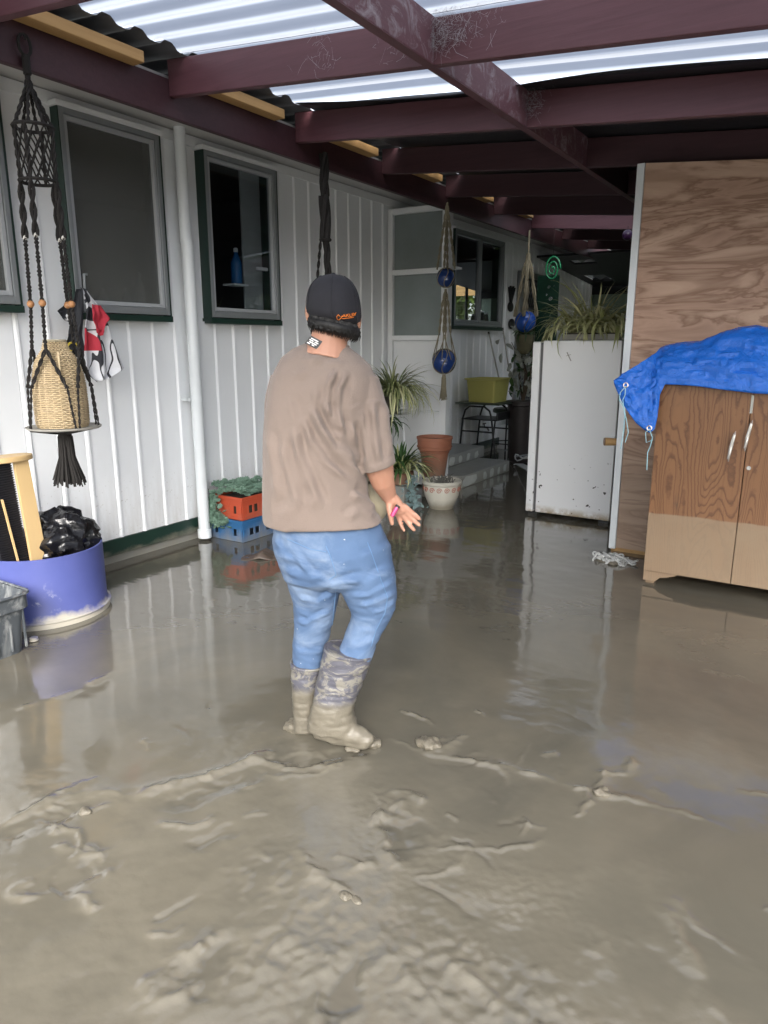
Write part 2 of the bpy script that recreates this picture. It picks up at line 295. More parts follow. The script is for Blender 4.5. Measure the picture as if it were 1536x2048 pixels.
c=n.mix(f,(.040,.080,.17),(.115,.18,.29)); c=n.mix(n.math('MULTIPLY',n.ramp(cr,[(.48,0),(.72,1)]),.55),c,(.30,.37,.46)); c=n.mix(n.math('MULTIPLY',tw,.25),c,(.06,.13,.28)); sp=n.ramp(n.noise(45,2),[(.76,0),(.78,1)]); c=n.mix(sp,c,(.6,.62,.6)); n.set(Base_Color=c,Roughness=.85); n.bump(n.math('ADD',cr,n.math('MULTIPLY',tw,.25)),.35,.008); M['denim']=n.m
n=NT('muddy_gumboot'); z=n.height(); g=n.noise(13,6,.7,stretch=(1,1,1.6),dist=1.2); low=n.math('MULTIPLY',n.math('SUBTRACT',n.math('ADD',.19,n.math('MULTIPLY',n.noise(8,3),.05)),z),30.,True)
mk=n.math('MAXIMUM',n.ramp(g,[(.50,0),(.56,1)]),low); c=n.mix(mk,(.085,.085,.105),n.mix(n.noise(20,4),(.12,.115,.10),(.27,.255,.22))); c=n.mix(n.math('MULTIPLY',low,.8),c,n.mix(n.noise(7,5,.7,stretch=(1,1,.5)),(.085,.076,.057),(.185,.162,.118))); n.set(Base_Color=c,Roughness=n.math('ADD',.25,n.math('MULTIPLY',g,.4))); n.bump(g,.5,.008); M['boot']=n.m
M['cap']=flat('black_cap_cloth',(.012,.012,.017),.85,.25,30,.2)
M['hair']=flat('black_hair',(.003,.0027,.0027),.5,.4,60,.6,stretch=(1,1,.15))
M['orange']=flat('orange_thread',(.75,.20,.02),.6,.05)
M['pink']=flat('pink_foil',(.65,.10,.25),.2,.1,metal=.4)
M['beige']=flat('beige_cloth',(.42,.37,.26),.7,.1)
M['web']=flat('cobweb',(.30,.29,.31),.9,.1,bump=0)
M['chain']=muddy('galvanised_chain',(.50,.51,.50),.03,.4,amount=.25)
M['palegreen']=flat('pale_green_paint',(.22,.30,.235),.5,.1,2,.05,stretch=(3,1,.2))
M['bottleblue']=flat('blue_bottle',(.01,.12,.33),.25,.05); M['white_pl']=flat('white_plastic',(.7,.72,.75),.35,.05); M['redcap']=flat('red_cap_plastic',(.55,.04,.02),.4,.05)
M['cardboard']=flat('cardboard',(.22,.12,.07),.8,.1)
M['steel']=flat('chrome_handle',(.70,.68,.64),.22,.1,20,.05,metal=.7)
M['twine']=flat('pale_blue_twine',(.33,.58,.66),.7,.1)
M['greenglass']=flat('green_enamel',(.015,.22,.09),.25,.3)
M['silver']=flat('silver_disc',(.6,.62,.62),.2,.1,metal=.8)
M['bark']=flat('bark',(.10,.075,.05),.8,.3,10,.4); M['treeleaf']=flat('tree_leaf',(.09,.14,.02),.6,.4,3,0)
M['compost']=flat('potting_soil',(.05,.04,.03),.9,.3,40,.5)
M['clod']=flat('mud_clod',(.14,.125,.095),.3,.3,30,.5,bd=.01)
# ---------------------------------------------------------------- ground: one sheet of flood mud to the horizon
_tab=rng.rand(256,256)
def vn(x,y):
    xi=np.floor(x).astype(int);yi=np.floor(y).astype(int);fx=x-xi;fy=y-yi;fx=fx*fx*(3-2*fx);fy=fy*fy*(3-2*fy)
    a=_tab[xi%256,yi%256];b=_tab[(xi+1)%256,yi%256];c=_tab[xi%256,(yi+1)%256];d=_tab[(xi+1)%256,(yi+1)%256]
    return (a*(1-fx)+b*fx)*(1-fy)+(c*(1-fx)+d*fx)*fy
def fbm(x,y,o=5,g=.5):
    s=0;a=1;t=0
    for i in range(o): s=s+a*vn(x*2**i+i*17.3,y*2**i+i*9.1);t+=a;a*=g
    return s/t-.5
def axis(lo,hi,st,far):
    a=list(np.arange(lo,hi,st)); d=st
    up=[a[-1]]
    while up[-1]<far: d=min(d*1.12,40) if up[-1]>hi else d; up.append(up[-1]+d*1.12); d*=1.10
    dn=[a[0]]; d=st
    while dn[-1]>-far: d*=1.10; dn.append(dn[-1]-d)
    return np.array(dn[:0:-1]+a+up[1:])
_a=list(np.arange(-4.2,-2.5,.016))+list(np.arange(-2.5,.45,.0075))
d=.0075
while _a[-1]<320: d*=1.10; _a.append(_a[-1]+min(d,40))
_b=[-4.2]; d=.016
while _b[-1]>-320: d*=1.15; _b.append(_b[-1]-d)
gx=np.array(_b[:0:-1]+_a)
ys=list(np.arange(.35,2.9,.0075)); 
while ys[-1]<10: ys.append(ys[-1]+min(.0075+(ys[-1]-2.9)*.012,.05))
d=.06
while ys[-1]<320: d*=1.15; ys.append(ys[-1]+d)
dn=[.35]; d=.011
while dn[-1]>-320: d*=1.15; dn.append(dn[-1]-d)
gy=np.array(dn[:0:-1]+ys)
GX,GY=np.meshgrid(gx,gy)
def seg(P,width,height,j=.35):
    # ridge (or furrow, height<0) along a polyline in the yard
    out=np.zeros_like(GX); P=[np.array(p) for p in P]
    lo=np.min(P,0)-.3;hi=np.max(P,0)+.3
    ix=np.where((gx>lo[0])&(gx<hi[0]))[0];iy=np.where((gy>lo[1])&(gy<hi[1]))[0]
    if len(ix)==0 or len(iy)==0: return out
    sl=np.s_[iy[0]:iy[-1]+1,ix[0]:ix[-1]+1]; x=GX[sl];y=GY[sl]
    wx=x+.07*fbm(x*9,y*9,5,.6);wy=y+.07*fbm(x*9+40,y*9,5,.6); best=np.full(x.shape,9.);tt=np.zeros(x.shape);L=0;tot=sum(np.linalg.norm(P[i+1]-P[i]) for i in range(len(P)-1))
    for i in range(len(P)-1):
        a,b=P[i],P[i+1];v=b-a;l=np.linalg.norm(v);t=np.clip(((wx-a[0])*v[0]+(wy-a[1])*v[1])/(l*l),0,1)
        dd=np.hypot(wx-a[0]-t*v[0],wy-a[1]-t*v[1]);m=dd<best;best[m]=dd[m];tt[m]=((L+t*l)/tot)[m];L+=l
    w=width*(.5+1.0*vn(x*13+3,y*13)); env=np.clip(np.minimum(tt,1-tt)*6+.15,0,1)
    rr_=best/w; out[sl]=height*env*(.25+1.2*vn(x*17,y*17+5))*np.where(height>0,np.exp(-np.abs(rr_)**1.3),np.exp(-rr_**2))*(1+.5*fbm(x*60,y*60,2)); return out
def px(*p): return [tuple(onz(a,b)[:2]) for a,b in p]
near=1/(1+np.exp((np.hypot(GX+.6,GY-.7)-1.75)*2.2))
m=-.0055+.014*fbm(GX*1.1,GY*1.1,6,.58)+near*(.0065+.016*fbm(GX*2.3+9,GY*2.3,5)+.009*fbm(GX*9,GY*9+4,5,.55)*np.clip(fbm(GX*1.7+3,GY*1.7,3)*5+.45,0,1))
track=np.exp(-((GX+1.55+.25*(GY-1.4))/.55)**2)*np.exp(-((GY-1.5)/.8)**2); m=m+track*(.004+.010*fbm(GX*5,GY*3.2,5,.6))
for P,wd,hh in (
 (px((0,1655),(100,1605),(180,1583),(260,1595)),.018,.022),(px((0,1690),(90,1640),(165,1615)),.03,-.03),
 (px((268,1600),(330,1575),(420,1552),(480,1530),(530,1515)),.016,.024),(px((330,1615),(430,1580),(505,1550)),.025,-.02),
 (px((310,1655),(380,1652),(440,1632)),.014,.015),(px((100,1690),(190,1712),(215,1700),(262,1688)),.009,.012),
 (px((60,1780),(130,1735),(165,1712)),.012,.014),(px((115,1775),(190,1730)),.035,-.035),(px((445,1855),(390,1910),(345,1950),(275,2010)),.016,.022),(px((450,1880),(420,1940),(380,2000)),.03,-.015),
 (px((545,1500),(640,1510),(740,1495)),.05,-.03),(px((560,1535),(640,1528),(720,1500)),.008,.010),(px((520,1550),(640,1545),(700,1520)),.008,.009),
 (px((600,1700),(650,1760),(700,1795)),.014,.016),(px((640,1750),(700,1745),(745,1725)),.012,.012),(px((780,1590),(800,1583),(850,1598)),.010,.013),(px((790,1640),(820,1700)),.05,-.03),
 (px((770,1600),(765,1680),(800,1730)),.012,.012),(px((760,1468),(830,1500),(915,1518),(1000,1530),(1120,1566)),.012,.015),(px((1120,1566),(1180,1580),(1240,1598),(1380,1628),(1490,1665)),.009,.009),
 (px((858,1688),(920,1690),(1000,1702),(1090,1680)),.007,.010),(px((845,1770),(900,1800),(965,1838)),.008,-.012),(px((1340,1780),(1400,1850),(1450,1885),(1536,1960)),.012,.013),
 (px((1330,1800),(1360,1880),(1420,1960)),.02,.010),(px((880,1625),(910,1640)),.01,.01),(px((1200,1540),(1205,1600)),.022,.016),(px((1000,1560),(1060,1490)),.006,.006),
 (px((480,1630),(540,1622)),.007,.009),(px((380,1700),(480,1660)),.02,-.012),(px((830,1480),(890,1480),(870,1505)),.022,.020),(px((120,1590),(200,1560)),.008,.010),
 (px((320,1840),(400,1800)),.01,-.008),(px((500,1960),(560,1890),(600,1870)),.012,.014),(px((640,1880),(680,1960)),.04,.014),(px((900,1930),(990,1990),(960,2040)),.012,.014),(px((800,1950),(880,2030)),.012,.012),
 (px((1010,1640),(1090,1660)),.01,.006),(px((480,1210),(560,1165)),.006,.006),(px((460,1220),(520,1200)),.006,.005),(px((180,1370),(235,1340)),.012,.010),(px((20,1420),(190,1370)),.02,.006)):
    m=m+seg(P,wd*(1.25 if hh>0 else 1),hh*(.62 if hh>0 else 1.))
for k in range(44):   # smaller folds and scuffs left by earlier steps
    x0=-2.1+2.4*rng.rand(); y0=.75+1.7*rng.rand(); a=rng.rand()*3.1; l=.06+.16*rng.rand()
    m=m+seg([(x0,y0),(x0+l*math.cos(a)*.6,y0+l*math.sin(a)*.6),(x0+l*math.cos(a+.3),y0+l*math.sin(a+.3))],.005+.006*rng.rand(),(.004+.008*rng.rand())*(1 if rng.rand()>.25 else -1))
for c,r,a in ((px((760,1700))[0],.16,.004),(px((880,1960))[0],.34,.0042),(px((1090,1830))[0],.17,.0034),(px((700,1620))[0],.2,.003),(px((620,1950))[0],.2,.0032),(px((1330,1740))[0],.09,.003),(px((560,1740))[0],.14,.003)):
    e=np.exp(-(((GX-c[0])**2+(GY-c[1])**2)/r**2)); m=m+a*1.15*e*np.clip(fbm(GX*4+1,GY*4,3)*5+.5,0,1)*np.clip(vn(GX*46+c[0]*50,GY*38)*2.4-.9,0,1.3)+a*.5*e*vn(GX*90,GY*80)
def boot_print(c,ang,L=.105,W=.04,dep_=.022):
    ca,sa=math.cos(ang),math.sin(ang); x=(GX-c[0])*ca+(GY-c[1])*sa; y=-(GX-c[0])*sa+(GY-c[1])*ca
    q=np.hypot(x/L,y/W)+1.5*fbm(GX*11+c[0]*7,GY*11,5,.62); return -dep_*.55*np.exp(-np.clip(q/.95,0,9)**3)+.009*np.exp(-((q-1.3)/.32)**2)*np.clip(fbm(GX*6+c[1]*9,GY*6,3)*5+.25,0,1)
for c_,an_,dp_ in ((px((150,1750))[0],1.1,.026),(px((805,1665))[0],2.0,.022),(px((400,1930))[0],1.2,.012),(px((690,1980))[0],1.7,.018),(px((600,1520))[0],.5,.020),(px((980,1560))[0],2.2,.014),(px((460,1560))[0],.7,.018)):
    m=m+boot_print(c_,an_,dep_=dp_)
c_=px((1400,1520))[0]; m=m+.009*np.exp(-(((GX-c_[0])/.42)**2+((GY-c_[1])/.22)**2))*(.6+1.4*fbm(GX*3,GY*3,4,.6))
DW=1/(1+np.exp((GY-30)/4)) ; m=m*DW+(1-DW)*.0
far_=1/(1+np.exp(-(GY-2.9)*2.2)); rip=.0010*fbm(GX*3.1,GY*5.5,3)+.0006*fbm(GX*11,GY*17,2)+far_*(.0042*fbm(GX*2.2,GY*5.5+.8*GX,5,.55))
bb=.0016; zz=np.where(m>0,m,0)+rip*(1-np.clip(m/.006,0,1)); zz=np.where(m>0,zz,rip); deep=np.clip(m,-.03,0); zz=zz+deep*.30
silt=np.clip((m+.0015)/.005,0,1)
nx,ny=len(gx),len(gy); idx=np.arange(nx*ny).reshape(ny,nx)
me=bpy.data.meshes.new('flood_mud'); vs=np.stack([GX.ravel(),GY.ravel(),zz.ravel()],1)
fs=np.stack([idx[:-1,:-1].ravel(),idx[:-1,1:].ravel(),idx[1:,1:].ravel(),idx[1:,:-1].ravel()],1)
me.vertices.add(len(vs)); me.vertices.foreach_set('co',vs.ravel()); me.loops.add(fs.size); me.loops.foreach_set('vertex_index',fs.ravel().astype(np.int32))
me.polygons.add(len(fs)); me.polygons.foreach_set('loop_start',np.arange(0,fs.size,4,dtype=np.int32)); me.polygons.foreach_set('loop_total',np.full(len(fs),4,dtype=np.int32)); me.update(calc_edges=True)
me.polygons.foreach_set('use_smooth',[True]*len(fs)); at=me.attributes.new('silt','FLOAT','POINT'); at.data.foreach_set('value',silt.ravel().astype(np.float32)); me.materials.append(M['mud'])
g=bpy.data.objects.new('ground',me); COL.objects.link(g); g['kind']='structure'; g['label']='yard under slick brown flood mud and shallow water'
# ---------------------------------------------------------------- house
WX=-4.12; Y0,Y1=-1.7,13.6
house=thing('house','white vertical-boarded house wall with aluminium windows under the lean-to roof','house',(WX,0,0))
WIN=[(1.50,2.46,1.70,2.85,1),(2.815,3.555,1.675,2.83,1),(3.95,4.73,1.675,2.83,2),(7.90,9.34,1.70,2.80,3)]
DOORY=(10.0,11.0)
# wall plane behind the boards, with openings left for the windows
def wallpieces(x0,x1,mat,name):
    b=MB(); ys_=[Y0]+sum([[a,c] for a,c,_,_,_ in WIN],[])+[DOORY[0],DOORY[1],Y1]
    cur=Y0
    for a,c,z0,z1,_ in WIN: b.box(x0,x1,cur,a,.17,2.92); b.box(x0,x1,a,c,.17,z0); b.box(x0,x1,a,c,z1,2.92); cur=c
    b.box(x0,x1,cur,DOORY[0],.17,2.92); b.box(x0,x1,DOORY[0],DOORY[1],2.5,2.92); b.box(x0,x1,DOORY[1],Y1,.17,2.92); return b.build(name,mat,house,False)
wallpieces(-4.22,-4.137,M['white'],'wall')
PITCHB=.1985; prof=[(0,.0),(.012,.012),(.026,.013),(.036,.002),(PITCHB-.004,.002),(PITCHB-.003,-.01)]
_bc={}
def board(y,z0,z1):
    key=(round(z0,3),round(z1,3))
    if key not in _bc:
        b=MB(); vs=[];fs=[]
        for z in (z0,z1): vs+=[(d,yy,z) for yy,d in prof]+[(-.012,PITCHB-.003,z),(-.012,0,z)]
        k=len(prof)+2
        for i in range(k): j=(i+1)%k; fs.append((i,j,k+j,k+i))
        fs.append(tuple(range(k-1,-1,-1))); fs.append(tuple(range(k,2*k)))
        b.add(vs,[f[::-1] for f in fs]); o=b.build('weatherboard',M['white'],None,True); o.parent=house; _bc[key]=o
        o.location=(0,y,0); return o
    return inst(_bc[key],'weatherboard',house,(WX,y,0))
y=-1.8+.068
while y<Y1-.2:
    yc=y+.1; hit=[wn for wn in WIN if wn[0]-.05<yc<wn[1]+.05]
    if DOORY[0]-.08<yc<DOORY[1]+.05: board(y,2.5,2.845)
    elif hit: board(y,.17,hit[0][2]-.03)
    elif 6.62<yc<7.7: pass
    else: board(y,.17,2.845)
    y+=PITCHB
b=MB(); b.box(-4.137,-4.112,Y0,Y1,2.845,2.915); b.build('frieze_board',M['trim'],house,False,.003)
b=MB(); b.box(-4.137,-4.105,Y0,6.5,.055,.168); b.box(-4.137,-4.105,8.0,Y1,.055,.168); b.build('base_board',M['green'],house,False,.003)
b=MB(); b.box(-4.28,-4.13,Y0,Y1,-.1,.05); b.build('foundation',M['concrete'],house,False)
b=MB(); b.box(-4.6,-3.392,Y0,Y1,2.92,2.935); b.build('soffit',M['soffit'],house,False)
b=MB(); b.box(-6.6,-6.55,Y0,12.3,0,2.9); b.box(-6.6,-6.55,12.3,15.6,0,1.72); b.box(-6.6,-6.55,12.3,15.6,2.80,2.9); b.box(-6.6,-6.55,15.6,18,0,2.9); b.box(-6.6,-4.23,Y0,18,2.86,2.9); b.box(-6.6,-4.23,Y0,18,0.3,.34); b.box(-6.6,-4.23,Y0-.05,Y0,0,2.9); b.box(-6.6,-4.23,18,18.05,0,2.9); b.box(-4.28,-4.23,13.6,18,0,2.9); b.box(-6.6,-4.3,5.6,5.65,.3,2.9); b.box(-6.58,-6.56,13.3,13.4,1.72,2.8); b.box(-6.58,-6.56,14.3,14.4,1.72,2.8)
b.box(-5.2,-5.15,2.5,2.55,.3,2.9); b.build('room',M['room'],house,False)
b=MB(); b.box(-4.13,-4.10,6.66,7.62,.30,2.45); b.build('back_door',M['trim'],house,False,.01)
PX=-4.045  # face of the window boxes, standing proud of the boards
for (a,c,z0,z1,kind) in WIN:
    w_=MB(); w_.box(WX-.10,PX-.004,a-.004,a+.004,z0-.03,z1); w_.box(WX-.10,PX-.004,c-.004,c+.012,z0-.03,z1); w_.box(WX-.10,PX+.004,a-.014,c+.014,z0-.045,z0-.006); win=w_.build('window',M['green'],house,False,.002)
    h=MB(); h.box(WX-.02,PX+.012,a-.02,c+.02,z1,z1+.03); h.build('head_trim',M['trim'],win,False,.003)
    f=MB(); t=.034
    f.box(PX-.07,PX,a+.004,a+t,z0,z1); f.box(PX-.07,PX,c-t,c-.004,z0,z1); f.box(PX-.07,PX,a+t,c-t,z0,z0+t+.012); f.box(PX-.07,PX,a+t,c-t,z1-t,z1)
    if kind==3: f.box(PX-.069,PX-.001,(a+c)/2-.02,(a+c)/2+.02,z0+t+.012,z1-t)
    f.build('frame',M['alu'],win,False,.003)
    spans=[(a+t,c-t)] if kind!=3 else [(a+t,(a+c)/2-.02),((a+c)/2+.02,c-t)]
    for s0,s1 in spans:
        s=MB(); u=.026; zb,zt=z0+t+.014,z1-t-.002; s.box(PX-.055,PX-.012,s0+.002,s0+u,zb,zt); s.box(PX-.055,PX-.012,s1-u,s1-.002,zb,zt); s.box(PX-.055,PX-.012,s0+u,s1-u,zb,zb+u); s.box(PX-.055,PX-.012,s0+u,s1-u,zt-u,zt)
        s.build('sash',M['sash'] if kind!=3 else M['alu'],win,False,.003)
        p=MB(); p.box(PX-.04,PX-.036,s0+u-.004,s1-u+.004,zb+u-.004,zt-u+.004); p.build('pane',M['glass_frost'] if kind==1 else M['glass'],win,False)
    si=MB(); si.box(-4.30,PX-.075,a,c,z0-.01,z0+.03); si.build('sill',M['trim'],win,False,.003)
# window latch and inner reveal seen through the narrow window
lw=MB(); lw.box(-4.24,-4.225,4.50,4.72,1.715,2.82); lw.build('curtain',flat('pale_curtain',(.42,.44,.44),.9,.1),house,False)
b=MB(); b.box(PX-.075,PX-.045,4.53,4.64,2.06,2.085); b.build('window_latch',M['label'],house,False,.003)
b=MB(); b.box(-4.30,-4.17,4.33,4.49,1.935,1.95); b.build('shelf',M['trim'],house,False,.002)
# things standing on the inside sill of the narrow window
def bottle(name,label,c,r,h,mat,capm,neck=.35,lb=None,sq=1):
    o=thing(name,label,'bottle',c); b=MB(); b.lathe(c,[(r*.92,0),(r,.01),(r,h*.5),(r*.93,h*.62),(r*neck*1.3,h*.80),(r*neck,h*.86),(r*neck,h*.9)],20); b.build('body',mat,o)
    b=MB(); b.lathe((c[0],c[1],c[2]+h*.9+.001),[(r*neck*1.25,0),(r*neck*1.2,h*.09),(r*neck*.6,h*.12)],14); b.build('cap',capm,o)
    if lb: b=MB(); b.lathe((c[0],c[1],c[2]+h*.12),[(r+.0015,0),(r+.0015,h*.3)],20,False); b.build('print',lb,o)
    return o
bottle('detergent_bottle','tall blue detergent bottle behind the narrow window, on the small shelf',(-4.23,4.42,1.951),.045,.27,M['bottleblue'],M['white_pl'],.35)
bottle('cleaner_bottle','white cleaner bottle with red cap at the left end of the narrow window sill',(-4.17,4.02,1.707),.036,.24,M['white_pl'],M['redcap'],.4,flat('blue_print',(.25,.33,.5)))
o=thing('glass_jar','small shiny glass jar lying on the narrow window sill','jar',(-4.2,4.25,1.707)); b=MB(); b.tube([(-4.2,4.22,1.735),(-4.2,4.29,1.735)],.028,14); b.build('jar_body',M['steel'],o); b=MB(); b.tube([(-4.2,4.205,1.735),(-4.2,4.219,1.735)],.022,14); b.build('lid',M['yellow'],o)
for k,(yy,r_,h_,mm) in enumerate(((2.98,.035,.2,'bagblack'),(3.42,.035,.25,'white_pl'),(3.30,.03,.14,'succ2'),(3.12,.03,.13,'label'))):
    bottle('toiletry_bottle',('purple-black bottle blurred behind the dusty window, furthest left','tall pale bottle blurred behind the dusty window at right','short grey-green bottle behind the dusty window beside the tall pale one','short white bottle blurred in the middle of the dusty window')[k],(-4.19,yy,1.707),r_,h_,M[mm],M['white_pl'])
# downpipe
dp=MB(); DX,DY=-4.035,3.735
dp.tube([(DX-.012,DY,2.93),(DX-.012,DY,2.17)],.040,20); pipe=dp.build('downpipe',M['pvc'],None); tag(pipe,'white plastic downpipe between the dusty window and the narrow window','downpipe')
b=MB(); b.tube([(DX,DY,2.19),(DX,DY,.03)],.043,20); b.build('lower_pipe',M['pvc'],pipe)
b=MB(); b.tube([(DX,DY,.02),(DX,DY,.085),(DX,DY,.088)],[.052,.052,.045],20); b.build('foot_socket',M['pvc'],pipe)
b=MB(); b.tube([(DX,DY,1.07),(DX,DY,1.095)],.0475,20); b.box(-4.125,DX,DY-.075,DY-.055,1.072,1.093);b.box(-4.06,-4.05,DY-.075,DY,1.072,1.093); b.build('bracket',M['pvc'],pipe)
# screen wing beside the back door
WY=6.49
wing=thing('porch_screen','white framed porch screen with two obscure panes above a white panel','screen',(-3.79,WY,0))
b=MB(); x0,x1=-4.10,-3.40
b.box(x0,x0+.055,WY,WY+.09,.02,2.80); b.box(x1-.075,x1,WY,WY+.09,.02,2.80)
for za,zb_ in ((2.745,2.80),(2.165,2.215),(1.515,1.565),(.02,.10)): b.box(x0+.055,x1-.075,WY+.002,WY+.088,za,zb_)
b.build('frame',M['trim'],wing,False,.003)
for za,zb_ in ((1.565,2.165),(2.215,2.745)):
    b=MB(); b.box(x0+.056,x1-.076,WY+.04,WY+.046,za+.001,zb_-.001); b.build('pane',M['glass_wing'],wing,False)
for za,zb_ in ((.80,1.515),(.10,.78)): b=MB(); b.box(x0+.057,x1-.077,WY+.03,WY+.05,za+.003,zb_-.003); b.build('panel',M['trim'],wing,False,.004)
b=MB(); b.box(x0+.055,x1-.075,WY+.01,WY+.08,.781,.799); b.build('rail',M['trim'],wing,False,.003)
cb=thing('cardboard_box','brown cardboard box seen through the upper pane of the porch screen','box',(-3.78,WY+.16,2.22)); b=MB(); b.box(-3.97,-3.58,WY+.10,WY+.30,2.255,2.42); b.build('box_body',M['cardboard'],cb,False,.004); b=MB(); b.box(-3.93,-3.63,WY+.10,WY+.28,2.421,2.50); b.build('flap',M['cardboard'],cb,False,.003)
sh=MB(); sh.box(-4.09,-3.41,WY+.092,WY+.32,2.215,2.235); sh.build('shelf',M['trim'],wing,False,.002)
# steps
st=thing('concrete_steps','two wet concrete steps with pale patches beside the porch screen','steps',(-3.7,7.25,0))
b=MB(); b.box(-4.10,-3.26,6.63,7.9,-.02,.125); b.build('lower_step',M['concrete'],st,False,.012)
b=MB(); b.box(-4.10,-3.64,6.60,8.0,.127,.262); b.build('upper_step',M['concrete'],st,False,.012)
pt=flat('pale_paint_patch',(.48,.50,.47),.5,.2,14,.1)
for xx,zz0,arr in ((-3.26,.012,[(6.64,7.0,.10),(7.15,7.24,.08),(7.33,7.44,.09),(7.54,7.62,.08),(7.72,7.8,.085)]),(-3.64,.145,[(6.75,6.93,.095),(7.05,7.2,.09),(7.3,7.38,.08),(7.5,7.6,.085),(7.72,7.82,.08)])):
    for a,c,h in arr:
        rr=[(xx+.002,a+(c-a)*u+.012*random.uniform(-1,1),zz0+h*v+.008*random.uniform(-1,1)) for u,v in ((0,.1),(.3,0),(.8,.05),(1,.4),(.95,.9),(.6,1),(.2,.95),(.02,.6))]
        b=MB(); b.add(rr+[(p[0]+.002,p[1],p[2]) for p in rr],[tuple(range(8,16))]+[(i,(i+1)%8,8+(i+1)%8,8+i) for i in range(8)]); b.build('paint_patch',pt,st,False)
# screen door at the far end of the wall
sdr=thing('security_door','grey security door with dark diamond mesh at the far end of the house wall','door',(WX,10.5,0))
b=MB(); b.box(-4.125,-4.07,10.0,10.05,.25,2.5); b.box(-4.125,-4.07,10.95,11.0,.25,2.5); b.box(-4.125,-4.07,10.05,10.95,2.42,2.5); b.box(-4.12,-4.075,10.05,10.13,.3,2.42); b.box(-4.12,-4.075,10.87,10.95,.3,2.42); b.build('frame',M['alu'],sdr,False,.003)
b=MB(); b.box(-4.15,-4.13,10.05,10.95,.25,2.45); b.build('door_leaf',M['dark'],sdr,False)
b=MB()
for i in range(-22,26):
    for s_ in (-1,1):
        pts=[]
        for q in range(0,2):
            pass
        z0_,z1_=.3,2.42; ya=10.13+i*.075; yb=ya+s_*(z1_-z0_)*.5
        P=[(ya,z0_),(yb,z1_)]
        t0,t1=0,1
        d_=yb-ya
        for lo,hi in ((10.13,10.87),):
            ta,tb=sorted(((lo-ya)/d_,(hi-ya)/d_)); t0=max(t0,ta); t1=min(t1,tb)
        if t1>t0: b.bar((-4.095,ya+d_*t0,z0_+(z1_-z0_)*t0),(-4.095,ya+d_*t1,z0_+(z1_-z0_)*t1),.006,.008)
b.build('diamond_mesh',M['alu'],sdr,False,kind='stuff')
# ---------------------------------------------------------------- pergola
def rz(x): return 2.63-.09*(x+1.31)
perg=thing('pergola','purple stained lean-to pergola with translucent corrugated roofing','pergola',(-1.0,3.0,0))
b=MB(); b.box(-3.39,-3.35,Y0,Y1,2.71,2.905); b.build('ledger',M['purpleShade'],perg,False,.004)
RY=[3.032+1.09*k for k in range(-4,8)]
XR=2.7
for k,y in enumerate(RY):
    if k<1: continue
    pm=M['purple'] if k<=5 or k==9 else M['purpleShade']  # far rafters take the shaded stain, the daylit one the plain stain
    b=MB(); x0=-3.348; b.add([(x0,y-.0,rz(x0)),(XR,y,rz(XR)),(XR,y+.045,rz(XR)),(x0,y+.045,rz(x0)),(x0,y,rz(x0)+.185),(XR,y,rz(XR)+.185),(XR,y+.045,rz(XR)+.185),(x0,y+.045,rz(x0)+.185)],
        [(0,3,2,1),(4,5,6,7),(0,1,5,4),(1,2,6,5),(2,3,7,6),(3,0,4,7)]); b.build('rafter',pm,perg,False,.004)
XM=-1.70
for k in range(1,len(RY)-1):
    a,c=RY[k]+.046,RY[k+1]-.001; z=rz(XM); b=MB(); b.box(XM-.022,XM+.022,a,c,z+.001,z+.184); b.build('blocking',M['purpleD'] if 3<=k<=5 else M['purpleShade'],perg,False,.003)
b=MB(); b.box(XM-.0225,XM+.0225,-.24,10.7,rz(XM)-.004,rz(XM)+.0); b.build('beam_edge',M['purpleY'],perg,False)
for x in (1.9,):
    z=rz(x); b=MB(); b.box(x,x+.09,-.3,10.7,z-.19,z-.001); b.build('outer_beam',M['purpleY'],perg,False,.004)
    for y in (-.28,5.0,9.5): b=MB(); b.box(x,x+.09,y,y+.09,-.05,z-.191); b.build('post',M['purple'],perg,False,.004)
for k in range(1,9):
    a=RY[k]+.05; c=a+.80+(.02*(k%3)); b=MB(); z=2.893
    b.add([(x,y,z+(h)) for h in (0,.055) for x,y in ((-3.345,a),(-3.255,a),(-3.25,c),(-3.34,c))],[(0,3,2,1),(4,5,6,7),(0,1,5,4),(1,2,6,5),(2,3,7,6),(3,0,4,7)]); b.build('timber_batten',M['timber'],perg,False,.004)
# corrugated sheets: the corrugations run down the fall of the roof (x)
def corr(name,x0,x1,ya,yb,mat,dz=0.,pitch=.19,amp=.036,nx_=8,sag=0):
    b=MB(); n_=int((yb-ya)/pitch*12)
    def fn(u,v):
        x=x0+(x1-x0)*u; y=ya+(yb-ya)*v; ph=(y/pitch)%1
        t=ph*4; w_=(t if t<.9 else (1 if t<1.9 else (2.8-t if t<2.8 else 0))) ; w_=max(0,min(1,w_)); w_=w_*w_*(3-2*w_)
        return (x,y,rz(x)+.20+dz+amp*w_+.004*math.sin(x*2+y*3))
    b.grid(fn,nx_,n_); return b.build(name,mat,perg,True)
SY=[-.30,1.94+.02,3.032+.02,3.98]
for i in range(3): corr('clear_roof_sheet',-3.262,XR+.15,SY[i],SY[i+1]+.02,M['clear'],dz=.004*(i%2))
corr('clear_roof_sheet',-3.262,XR,RY[9]-1.02,RY[9]-.03,M['clear'])

